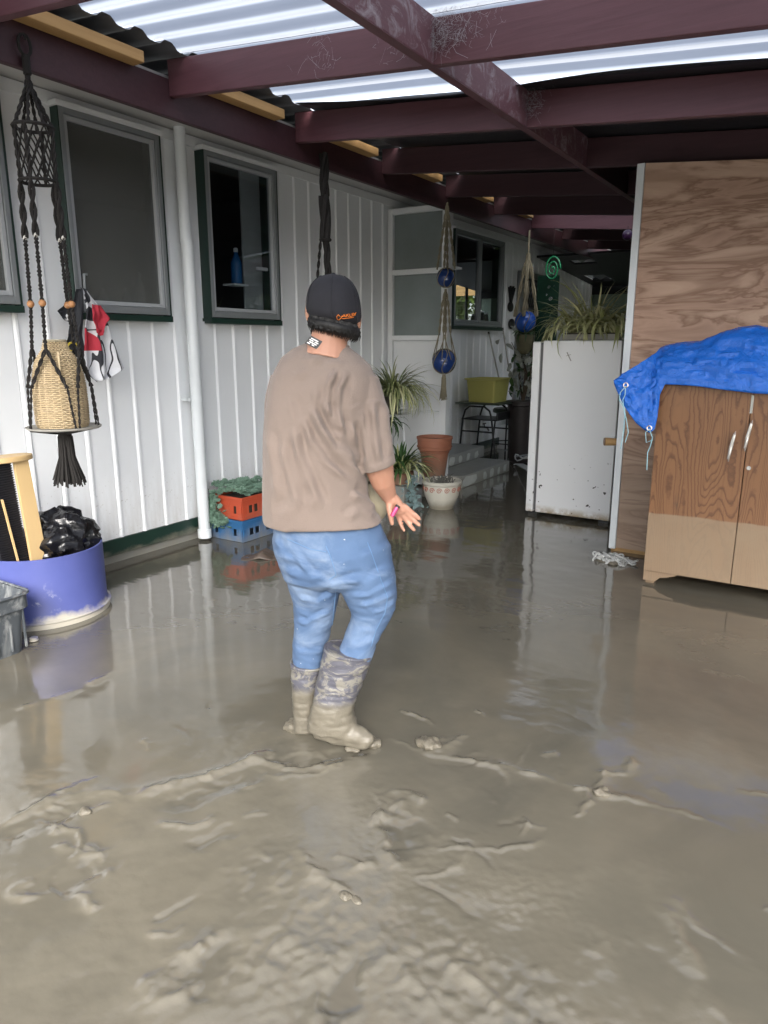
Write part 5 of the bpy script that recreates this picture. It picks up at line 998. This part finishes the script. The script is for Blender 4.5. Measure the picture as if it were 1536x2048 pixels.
# unseen hedges added behind and to the right, blocking light from the low sky
def added_hedge(x0,x1,y0,y1,h,label,seed):
    rs=np.random.RandomState(seed); N=9000; b=MB(); P=np.stack([rs.uniform(x0,x1,N),rs.uniform(y0,y1,N),rs.uniform(.1,h,N)],1); 
    ed=np.minimum(np.minimum(P[:,0]-x0,x1-P[:,0]),np.minimum(P[:,1]-y0,y1-P[:,1])); P=P[(ed<.3)|(P[:,2]>h-.3)]
    vs=[];fs=[]
    for p in P:
        d=rs.normal(size=3); d/=np.linalg.norm(d); e=np.cross(d,rs.normal(size=3)); e/=np.linalg.norm(e); s_=.16*rs.uniform(.6,1.4); b.add([p-d*s_,p+e*s_*.5,p+d*s_,p-e*s_*.5],[(0,1,2,3)])
    b.box(x0+.25,x1-.25,y0+.25,y1-.25,0,h-.25); tag(b.build('added_hedge',M['treeleaf'],None,False),label,'added_hedge')
added_hedge(-12,12,-11.2,-10.2,2.0,'unseen leafy row added behind the camera to block the low sky',2); added_hedge(7.2,8.2,-9,16,2.2,'unseen leafy row added at the right to block the low sky',3)
# back verandah of the house, glimpsed right through the rooms
vr=thing('back_verandah','clear-roofed verandah on the far side of the house, glimpsed through the far window','verandah',(-7.6,14,0))
for k in range(5): b=MB(); y=12.2+k*1.0; b.box(-9.2,-6.62,y,y+.06,2.62,2.74); b.build('rafter',M['timber'],vr,False)
b=MB(); b.box(-9.3,-9.2,12,16.6,2.5,2.62); b.build('beam',M['trim'],vr,False); b=MB()
b.grid(lambda u,v:(-9.4+2.8*u,12+4.6*v,2.76+.02*math.sin(v*150)),4,120); b.build('clear_roof_sheet',M['skylight'],vr)
for k,(yy,h_,r_,lab) in enumerate(((8.02,.20,.04,'dark jar at the left end of the far window sill'),(8.75,.12,.035,'short dark jar left of the far window mullion'),(8.88,.13,.045,'dark tin right of the far window mullion'),(9.02,.17,.035,'slim dark bottle in the right pane of the far window'),(9.14,.15,.035,'dark spice bottle near the right of the far window'))):
    bottle('sill_jar',lab,(-4.2,yy,1.735),r_,h_,flat('dark_jar',(.04,.03,.025),.4),M['white_pl'],.6)
# ---------------------------------------------------------------- person wading away through the mud
S0=2.47
def pp(x,y,ds=0.): return dep(x,y,S0+ds)
PL=pp(668,1470); per=thing('person','person seen from behind in taupe t-shirt, light blue jeans, muddy gumboots and black backwards-facing cap','person',(PL[0],PL[1],0))
def el(l,r,d,ds=0.,n_=40,e=2.3,dsr=None):
    # an upright body ring between the left and right silhouette points, half depth d
    A=pp(l[0],l[1],ds); B=pp(r[0],r[1],ds if dsr is None else dsr); c=(A+B)/2; h=(B-A)/2; f=Hv*d; out=[]
    for k in range(n_):
        a=2*math.pi*k/n_; ca,sa=math.cos(a),math.sin(a); out.append(c+h*math.copysign(abs(ca)**(2/e),ca)+f*math.copysign(abs(sa)**(2/e),sa))
    return out
def fixn(b):
    return b
def caps(b,pts,rs,n_=16):
    # rounded limb: tube with ball ends
    P=[np.array(p,float) for p in pts]; b.tube(P,rs,n_); b.ball(P[0],rs[0],14,10); b.ball(P[-1],rs[-1],14,10)
def normals_out(o):
    import bmesh as _b
    bm=_b.new(); bm.from_mesh(o.data); _b.ops.recalc_face_normals(bm,faces=bm.faces); bm.to_mesh(o.data); bm.free()
# --- body: head, neck, trunk, arms and hands in one surface
b=MB(); 
hc=pp(670,622,.005)
b.ball(hc,(.076,.095,.105),24,18,R=np.array([Rv,Hv,[0,0,1]]).T)
b.ball(hc+np.array([0,0,-.055])+Hv*.03,(.058,.075,.062),20,14,R=np.array([Rv,Hv,[0,0,1]]).T)
for s_,q in ((-1,(616,624)),(1,(717,640))):
    e=pp(*q,.0); b.ball(e,(.010,.020,.032),12,10,R=np.array([Rv,Hv,[0,0,1]]).T)
nose=hc+Hv*.100+np.array([0,0,-.015]); b.ball(nose,(.013,.018,.022),10,8,R=np.array([Rv,Hv,[0,0,1]]).T)
for s_ in (-1,1): b.ball(hc+Hv*.086+Rv*.03*s_+np.array([0,0,.012]),(.014,.010,.010),10,8)
b.ball(hc+Hv*.093+np.array([0,0,-.055]),(.024,.010,.009),10,8,R=np.array([Rv,Hv,[0,0,1]]).T)
b.tube([pp(664,650,.0),pp(658,680,-.005),pp(652,715,-.01)],[.060,.062,.085],20)
b.loft([el((610,712),(702,720),.05),el((580,755),(725,765),.075),el((560,800),(725,810),.09),el((548,900),(715,905),.12),el((548,1000),(735,1000),.13),el((552,1070),(760,1070),.13),el((560,1110),(770,1110),.12)])
# right arm: upper arm in the sleeve, forearm swinging out, open palm to the rear
caps(b,[pp(722,790,-.0),pp(742,860,-.015),pp(757,930,-.03)],[.046,.050,.050])
caps(b,[pp(757,930,-.03),pp(766,965,-.01),pp(777,990,.02)],[.052,.042,.029])
W0=pp(777,990,.02); 
caps(b,[W0,pp(784,1000,.02)],[.025,.024])
caps(b,[pp(779,1001,.025),pp(789,1024,.03)],[.019,.015]); caps(b,[pp(790,999,.02),pp(805,1020,.02)],[.018,.014]); caps(b,[pp(786,1003,.022),pp(799,1024,.026)],[.017,.014])
FG=[((809,1012),(825,1026),(834,1033),(838.5,1038),.0088),((807,1018),(822,1035),(831,1044),(838,1050),.0090),((802,1024),(813,1041),(821,1052),(828,1060),.0088),((795,1028),(799,1042),(803,1052),(808,1061),.0076)]
for k,(p0_,p1_,p2_,p3_,r_) in enumerate(FG):
    d0=.02+.004*k; caps(b,[pp(798,1012,d0),pp(*p0_,d0),pp(*p1_,d0+.004),pp(*p2_,d0-.004),pp(*p3_,d0-.016)],[r_*1.25,r_*1.18,r_*1.05,r_*.95,r_*.8],12)
caps(b,[pp(779,1004,.015),pp(779,1020,.0),pp(782,1035,-.006),pp(784,1047,-.006)],[.015,.0115,.010,.0082],12)
# left arm, mostly hidden in front of the chest
caps(b,[pp(575,790,.04),pp(572,860,.09),pp(590,930,.16)],[.05,.044,.040]); caps(b,[pp(590,930,.16),pp(640,950,.26),pp(690,960,.30)],[.042,.034,.026])
LW=pp(690,960,.30); caps(b,[LW,LW+Rv*.05],[.026,.022])
for k in range(4): q=LW+Rv*.06+np.array([0,0,.024-.016*k]); caps(b,[q,q+Rv*.035-Hv*.01,q+Rv*.055-Hv*.035,q+Rv*.045-Hv*.055],[.009,.0085,.008,.007],10)
caps(b,[LW+Rv*.02+np.array([0,0,.02]),LW+Rv*.05+np.array([0,0,.045]),LW+Rv*.075-Hv*.02+np.array([0,0,.045])],[.012,.010,.009],10)
# legs inside the jeans
caps(b,[pp(612,1100,.0),pp(635,1230,.04),pp(620,1400,.05)],[.075,.05,.04]); caps(b,[pp(720,1100,0),pp(745,1205,.0),pp(712,1290,-.035),pp(675,1400,-.04)],[.08,.05,.04,.035])
body=b.build('body',M['skin'],per); normals_out(body); remesh(body,.0042,3,.5)
# --- t-shirt
b=MB()
b.loft([el((619,680),(694,692),.050,-.0),el((606,686),(706,702),.062),el((585,697),(722,713),.080),el((562,716),(742,731),.102),el((547,742),(752,755),.122),el((537,775),(752,785),.136),el((530,830),(738,850),.150),el((528,900),(728,915),.158),el((526,970),(738,985),.162),el((525,1020),(752,1025),.164),el((526,1036),(762,1036),.164),el((527,1044),(765,1042),.163)])
sl=[el((700,738),(758,752),.062,-.0),el((706,775),(768,790),.074,-.005),el((711,820),(776,828),.080,-.012),el((714,865),(783,868),.080,-.02),el((717,905),(788,900),.078,-.028),el((721,940),(791,921),.076,-.034),el((722.5,947),(791.5,926),.075,-.035)]
b.loft(sl)
b.loft([el((540,748),(585,745),.060,.05),el((531,790),(580,785),.066,.07),el((529,830),(580,830),.068,.09),el((532,870),(590,880),.068,.11),el((538,900),(600,915),.066,.13)])
sh_=b.build('t_shirt',M['shirt'],per); normals_out(sh_); remesh(sh_,.0065,5,.55)
me=sh_.data; nvv=len(me.vertices); V=np.zeros(nvv*3); me.vertices.foreach_get('co',V); V=V.reshape(-1,3)+parent_loc(per); Nn=np.zeros(nvv*3); me.vertices.foreach_get('normal',Nn); Nn=Nn.reshape(-1,3)
Q=V-EYE; zc=Q@Fv; U_=768+FOC*(Q@Rv)/zc; Vv=1024-FOC*(Q@Uv)/zc
back=(Nn@Hv)<.35
def foldf(P,w_,a):
    best=np.full(nvv,1e9); tt=np.zeros(nvv); L=0; tot=sum(math.dist(P[i],P[i+1]) for i in range(len(P)-1)); sd=np.zeros(nvv)
    for i in range(len(P)-1):
        A=np.array(P[i],float);B=np.array(P[i+1],float);v=B-A;l=np.linalg.norm(v); t=np.clip(((U_-A[0])*v[0]+(Vv-A[1])*v[1])/l**2,0,1); dx=U_-A[0]-t*v[0]; dy=Vv-A[1]-t*v[1]; d=np.hypot(dx,dy); s_=np.sign(dx*v[1]-dy*v[0]); m_=d<best; best[m_]=d[m_]; sd[m_]=s_[m_]; tt[m_]=((L+t*l)/tot)[m_]; L+=l
    env=np.clip(np.minimum(tt,1-tt)*5,0,1)*(.7+.3*np.sin(tt*9)); x=best*sd/w_
    return a*env*(np.exp(-x*x)-.75*np.exp(-(x-1.7)**2)*(1))
D=np.zeros(nvv)
for P,w_,a in (([(672,738),(658,770),(652,805),(660,840)],7,.009),([(694,740),(678,775),(673,815),(682,855),(690,880)],7,.008),([(630,770),(632,830),(640,870)],8,.004),
 ([(602,830),(622,880),(652,925),(700,965)],7,.007),([(585,850),(598,910),(622,970),(645,1020)],8,.006),([(558,870),(572,930),(592,990),(600,1030)],9,.005),([(538,860),(548,930),(560,1000)],8,.005),
 ([(618,810),(650,865),(690,905),(722,935)],7,.008),([(640,850),(668,900),(700,930),(725,960)],7,.007),([(660,860),(684,880),(712,915)],6,.006),([(575,790),(590,850),(600,890)],9,.003),
 ([(699,842),(708,885),(720,930)],6,.007),([(745,800),(748,860),(757,930)],8,.007),([(770,800),(775,860),(783,915)],7,.004),([(722,815),(728,870),(738,940)],7,.005),
 ([(600,715),(640,722),(690,730)],8,.003),([(700,985),(725,1000),(755,1020)],8,.006),([(690,1040),(720,1020),(752,1035)],8,.004),([(560,1040),(600,1000),(640,1010)],12,.003),([(650,700),(610,740),(580,760)],9,.0025)):
    D+=foldf(P,w_*1.05,a*2.5)
for (P,w_,a) in (([(690,822),(712,812),(740,806),(768,800)],2.6,.0035),([(721,936),(755,933),(790,912)],2.5,.0025),([(527,1050),(600,1072),(660,1076),(764,1052)],2.5,.002)):
    D+=foldf(P,w_*1.2,a)
for i in range(nvv): D[i]+=.005*mnoise.noise((V[i,0]*6,V[i,1]*6,V[i,2]*4))+.0018*mnoise.noise((V[i,0]*22,V[i,1]*22,V[i,2]*13))
V2=V+Nn*(D*np.where(back,1,.5))[:,None]-parent_loc(per); me.vertices.foreach_set('co',V2.ravel()); me.update()
# neck rib, printed neck tape turned out
b=MB(); P=[]
for k in range(25):
    a=2*math.pi*k/25; R_=el((617,682),(697,694),.054,0,25,2.)[k]; P.append(R_+np.array([0,0,.001]))
b.tube(P,.0045,6,closed=True); b.build('neck_rib',M['shirt'],per)
tg=MB(); A=[pp(622,671,-.066),pp(645,683,-.071),pp(634,699,-.078),pp(609,686,-.072)]
tg.add(A+[p-Hv*.002 for p in A],[(0,1,2,3),(7,6,5,4),(0,4,5,1),(1,5,6,2),(2,6,7,3),(3,7,4,0)]); tgo=tg.build('neck_tag',M['blackprint'],per,False)
for t,w0,w1 in ((.22,.15,.75),(.42,.12,.45),(.42,.55,.85),(.62,.2,.8),(.80,.12,.35),(.80,.5,.7)):
    l=A[0]*(1-t)+A[3]*t; r=A[1]*(1-t)+A[2]*t; b=MB(); b.bar(l*(1-w0)+r*w0-Hv*.0045,l*(1-w1)+r*w1-Hv*.0045,.0035,.001,up=-Hv); b.build('tag_print',M['label'],tgo,False)
# --- jeans
b=MB()
b.loft([el((556,1015),(742,1010),.120,.0),el((548,1060),(762,1055),.140),el((549,1095),(780,1090),.156),el((559,1125),(786,1120),.150),el((568,1150),(790,1150),.138),el((580,1165),(788,1165),.10)])
b.loft([el((570,1130),(688,1145),.115,.01),el((577,1165),(683,1170),.108,.015),el((588,1200),(676,1198),.098,.025),el((590,1235),(668,1233),.088,.035),el((589,1262),(662,1255),.078,.04),el((585,1290),(655,1285),.072,.045),el((586,1315),(651,1312),.068,.05),el((589,1334),(646,1333),.062,.05)])
b.loft([el((662,1130),(786,1125),.125,-.01),el((676,1165),(792,1160),.122,-.01),el((692,1195),(794,1188),.110,-.01),el((702,1220),(792,1212),.095,-.012),el((702,1240),(783,1232),.084,-.016),el((692,1265),(768,1258),.075,-.025),el((682,1290),(752,1285),.068,-.035),el((675,1308),(744,1318),.064,-.045)])
je=b.build('jeans',M['denim'],per); normals_out(je); remesh(je,.0065,5,.5)
me=je.data; nvv=len(me.vertices); V=np.zeros(nvv*3); me.vertices.foreach_get('co',V); V=V.reshape(-1,3)+parent_loc(per); Nn=np.zeros(nvv*3); me.vertices.foreach_get('normal',Nn); Nn=Nn.reshape(-1,3); Q=V-EYE; zc=Q@Fv; U_=768+FOC*(Q@Rv)/zc; Vv=1024-FOC*(Q@Uv)/zc; D=np.zeros(nvv)
for P,w_,a in (([(582,1100),(620,1145),(665,1168),(740,1150)],5,.007),([(690,1160),(730,1165),(775,1140)],6,.006),([(700,1190),(735,1190),(790,1160)],3.5,.005),([(715,1212),(750,1205),(792,1182)],3.5,.005),([(745,1226),(770,1218),(790,1200)],3,.004),
 ([(592,1192),(635,1205),(672,1178)],4,.005),([(588,1240),(612,1246),(662,1222)],4,.006),([(550,1070),(565,1110),(590,1125)],5,.005),([(572,1140),(600,1150),(640,1160)],6,.005),([(720,1110),(760,1100),(785,1090)],6,.004),([(590,1300),(620,1308),(650,1300)],5,.003),([(690,1285),(720,1292),(750,1280)],6,.003)):
    D+=foldf(P,w_*1.15,a*1.5)
for i in range(nvv): D[i]+=.005*mnoise.noise((V[i,0]*9,V[i,1]*9,V[i,2]*7))+.0025*(1-abs(mnoise.noise((V[i,0]*14+V[i,2]*9,V[i,1]*14,V[i,2]*24)))*2.4)
me.vertices.foreach_set('co',(V+Nn*D[:,None]-parent_loc(per)).ravel()); me.update()
def onsurf(o,x,y,off=.001):
    # point on the near surface of a garment in line with the survey ray
    d=Vector(_ray(x,y)).normalized(); e=Vector(EYE)-Vector(parent_loc(per)); ok,loc,nor,_=o.ray_cast(e,d); return (np.array(loc)+parent_loc(per)+np.array(nor)*off) if ok else None
seamm=flat('denim_seam',(.10,.19,.34),.9,.1)
for name,P in (('pocket_seam',[(652,1092),(660,1110),(668,1135),(672,1150),(655,1162)]),('side_seam',[(735,1085),(748,1120),(762,1160),(775,1195),(770,1225),(752,1260),(740,1300)]),('yoke_seam',[(575,1078),(620,1098),(660,1105)]),('inseam',[(672,1180),(668,1215),(664,1250),(655,1300)])):
    pts=[]
    for i in range(len(P)-1):
        for t in np.linspace(0,1,6)[:-1]: q=onsurf(je,P[i][0]*(1-t)+P[i+1][0]*t,P[i][1]*(1-t)+P[i+1][1]*t,.0004); 
        if q is not None: pass
        for t in np.linspace(0,1,6)[:-1]:
            q=onsurf(je,P[i][0]*(1-t)+P[i+1][0]*t,P[i][1]*(1-t)+P[i+1][1]*t,.0004)
            if q is not None: pts.append(q)
    if len(pts)>3: b=MB(); b.tube(pts,.0016,5); b.build(name,seamm,per)
# --- gumboots
def boot(rings,foot,label):
    b=MB(); b.loft([el(*r) for r in rings])
    for P,R_ in foot: caps(b,[pp(*p) for p in P],R_)
    o=b.build('gumboot',M['boot'],per); normals_out(o); remesh(o,.0055,4,.5); o['label']=label
    me=o.data; 
    for v in me.vertices:
        w_=v.co; v.co=v.co+v.normal*(.004*mnoise.noise((w_[0]*25,w_[1]*25,w_[2]*25))+.003*(1-abs(mnoise.noise((w_[0]*14,w_[1]*14,w_[2]*50)))*2))
    return o
bl_=boot([((583,1322),(649,1326),.072,.05),((583,1331),(648,1335),.072,.05),((585,1365),(641,1368),.066,.05),((586,1405),(636,1405),.060,.05),((588,1430),(633,1430),.056,.05),((587,1455),(636,1455),.058,.05)],[([(612,1448,.05),(620,1440,.16)],[.045,.040])],'left gumboot with silt-smeared shaft')
br=boot([((650,1293),(744,1307),.080,-.04),((648,1302),(742,1317),.079,-.04),((640,1340),(731,1350),.075,-.04),((631,1380),(715,1388),.070,-.045),((623,1415),(706,1418),.068,-.05),((617,1440),(712,1445),.066,-.05),((614,1456),(716,1462),.060,-.05)],[([(648,1450,-.05),(690,1462,-.06),(718,1472,-.08),(734,1480,-.09)],[.044,.044,.036,.026]),([(640,1462,-.05),(690,1476,-.065),(728,1484,-.09)],[.030,.032,.026])],'right gumboot stepping forward, coated in brown mud')
for rg_,nm in (([el((583,1323),(649,1327),.072,.05,28),],'l'),([el((650,1294),(744,1308),.080,-.04,28)],'r')):
    b=MB(); b.tube(rg_[0],.0055,6,closed=True); b.build('boot_cuff',M['boot'],bl_ if nm=='l' else br)
# --- cap and hair
RM=np.array([Rv,Hv,[0,0,1]]).T
b=MB(); rings=[]; cc_=pp(668,646,.005); tiltv=Rv*1.0
for i in range(13):
    t=i/12; ph=t*math.pi/2; ring_=[]
    for k in range(40):
        a=2*math.pi*k/40; rr=math.sin(ph)**.80; x=.0945*rr*math.cos(a); y=.112*rr*math.sin(a); z=.160*math.cos(ph)**.62 if t<1 else 0; base=-.020*math.cos(a)*t*t*.9+(.0)*t
        ring_.append(cc_+Rv*x+Hv*y+np.array([0,0,z+base-.004]))
    rings.append(ring_)
rings=rings[::-1]; rings=rings[:-1]+[[p*.25+ (cc_+np.array([0,0,.1560]))*.75 for p in rings[-2]]]
b.loft(rings[:],True); cap=b.build('cap',M['cap'],per); normals_out(cap); s_=cap.modifiers.new('sub','SUBSURF'); s_.levels=1; s_.render_levels=1
bake(cap)
b=MB(); b.ball(cc_+np.array([0,0,.157]),(.008,.008,.004),12,8); b.build('button',M['cap'],cap)
for a in (math.pi*1.5,math.pi*1.5+1.047,math.pi*1.5-1.047,math.pi*.5):
    P=[]
    for i in range(3,13):
        t=i/12*.98; ph=t*math.pi/2; rr=math.sin(ph)**.80; P.append(cc_+Rv*.0952*rr*math.cos(a)+Hv*.113*rr*math.sin(a)+np.array([0,0,.1606*math.cos(ph)**.62-.018*math.cos(a)*t*t-.004]))
    b=MB(); b.tube(P,.0013,5); b.build('seam',M['cap'],cap)
b=MB(); 
def pk(u,v):
    a=math.pi/2+(u-.5)*2.2; r0_=.10; x=.0935*math.cos(a)*(1+.0*v); y=.112*math.sin(a)+.075*v*math.sin(math.pi*u)**.7; return cc_+Rv*x+Hv*y+np.array([0,0,-.006-.012*v*abs(math.cos(a))-.02*v])
b.grid(pk,16,6); b.build('peak',M['cap'],cap,True,solid=.003)
# orange stitched mark at the lower right of the cap's back
def oncap(x,y,off=.0012): return onsurf(cap,x,y,off)
def stroke(P,r_):
    P=[(a*1.25-175.5+2,c*1.6-384-7) for a,c in P]
    pts=[]
    for i in range(len(P)-1):
        for t in (0,.34,.67): q=oncap(P[i][0]*(1-t)+P[i+1][0]*t,P[i][1]*(1-t)+P[i+1][1]*t); pts.append(q) if q is not None else None
    q=oncap(*P[-1]); pts.append(q) if q is not None else None
    if len(pts)>1: b=MB(); b.tube(pts,r_,6); b.build('stitched_letter',M['orange'],cap)
for P in ([(683,640),(680,637.5),(677.5,640),(678.5,643.5),(682,643.8),(685,641),(686,639)],[(686,640.5),(689,637.5),(691.5,640.5)],[(687,639.8),(691,639.6)],[(692.5,637),(693,640.5)],[(696,636.6),(693.5,638.6),(697,640)],[(698,636.6),(698.2,640),(701,639.6)],[(704,635.8),(701.5,636.4),(702,639.4),(704.6,638.8)],[(701.8,637.9),(704,637.6)],[(704.5,636),(706.2,637.8),(708,635)],[(706.2,637.8),(706.2,639)],[(686,642.4),(696,642),(704,641)]): stroke(P,.0011)
b=MB(); random.seed(21)
for k in range(1500):
    a=math.pi*1.5+random.uniform(-1.75,1.75); z0=.004+random.uniform(-.012,.010)-.018*math.cos(a); r0x,r0y=.080,.094; p=cc_+Rv*r0x*math.cos(a)+Hv*r0y*math.sin(a)+np.array([0,0,z0]); L_=random.uniform(.022,.042); sw=random.gauss(0,.007)
    q=p+Rv*(r0x*math.cos(a)*.02+sw*.5)+Hv*(r0y*math.sin(a)*.04)+np.array([0,0,-L_*.55]); r_=p+Rv*(-r0x*math.cos(a)*.14+sw)+Hv*(-r0y*math.sin(a)*.12)+np.array([0,0,-L_]); b.tube([p,q,r_],[.0013,.0012,.0004],4,cap=False)
hr_=b.build('hair',M['hair'],per,kind='stuff')
b=MB(); rr_=[]
for z_,s_ in ((.0,.97),(-.02,.94),(-.034,.80)):
    rr_.append([cc_+Rv*.088*s_*math.cos(a)+Hv*.104*s_*math.sin(a)+np.array([0,0,z_-.018*math.cos(a)]) for a in [math.pi+2*math.pi*.5*k/20 for k in range(21)]])
b.loft(rr_,False,False); b.build('hair_mass',M['hair'],per,True,solid=.006)
# --- things in the hands
va=thing('pink_lighter','small shiny pink lighter with black end held in the right palm','lighter',pp(789,1026,-.012)); A=pp(785,1030,-.014); B=pp(794,1015,-.008); dv=(B-A)/np.linalg.norm(B-A)
b=MB(); b.tube([A-dv*.006,A,B],[.006,.0085,.0085],14); b.build('barrel',M['pink'],va); b=MB(); b.tube([B+dv*.0008,B+dv*.008,B+dv*.009],[.0092,.0092,.005],14); b.build('black_end',M['blackprint'],va)
bh=thing('beige_roll','beige cloth roll held in front of the person, just showing beside the forearm','cloth roll',pp(740,990,.20)); b=MB(); C0=pp(736,965,.16); C1=pp(745,1040,.17); P=[C0*(1-t)+C1*t+Rv*.012*math.sin(t*3.1) for t in np.linspace(0,1,9)]; b.tube(P,[.035,.05,.056,.06,.062,.060,.054,.044,.025],18); b.build('roll_body',M['beige'],bh); b=MB(); b.tube([C0+np.array([0,0,.01]),C0+np.array([0,0,.03])],[.03,.02],12); b.build('gathered_end',M['beige'],bh)
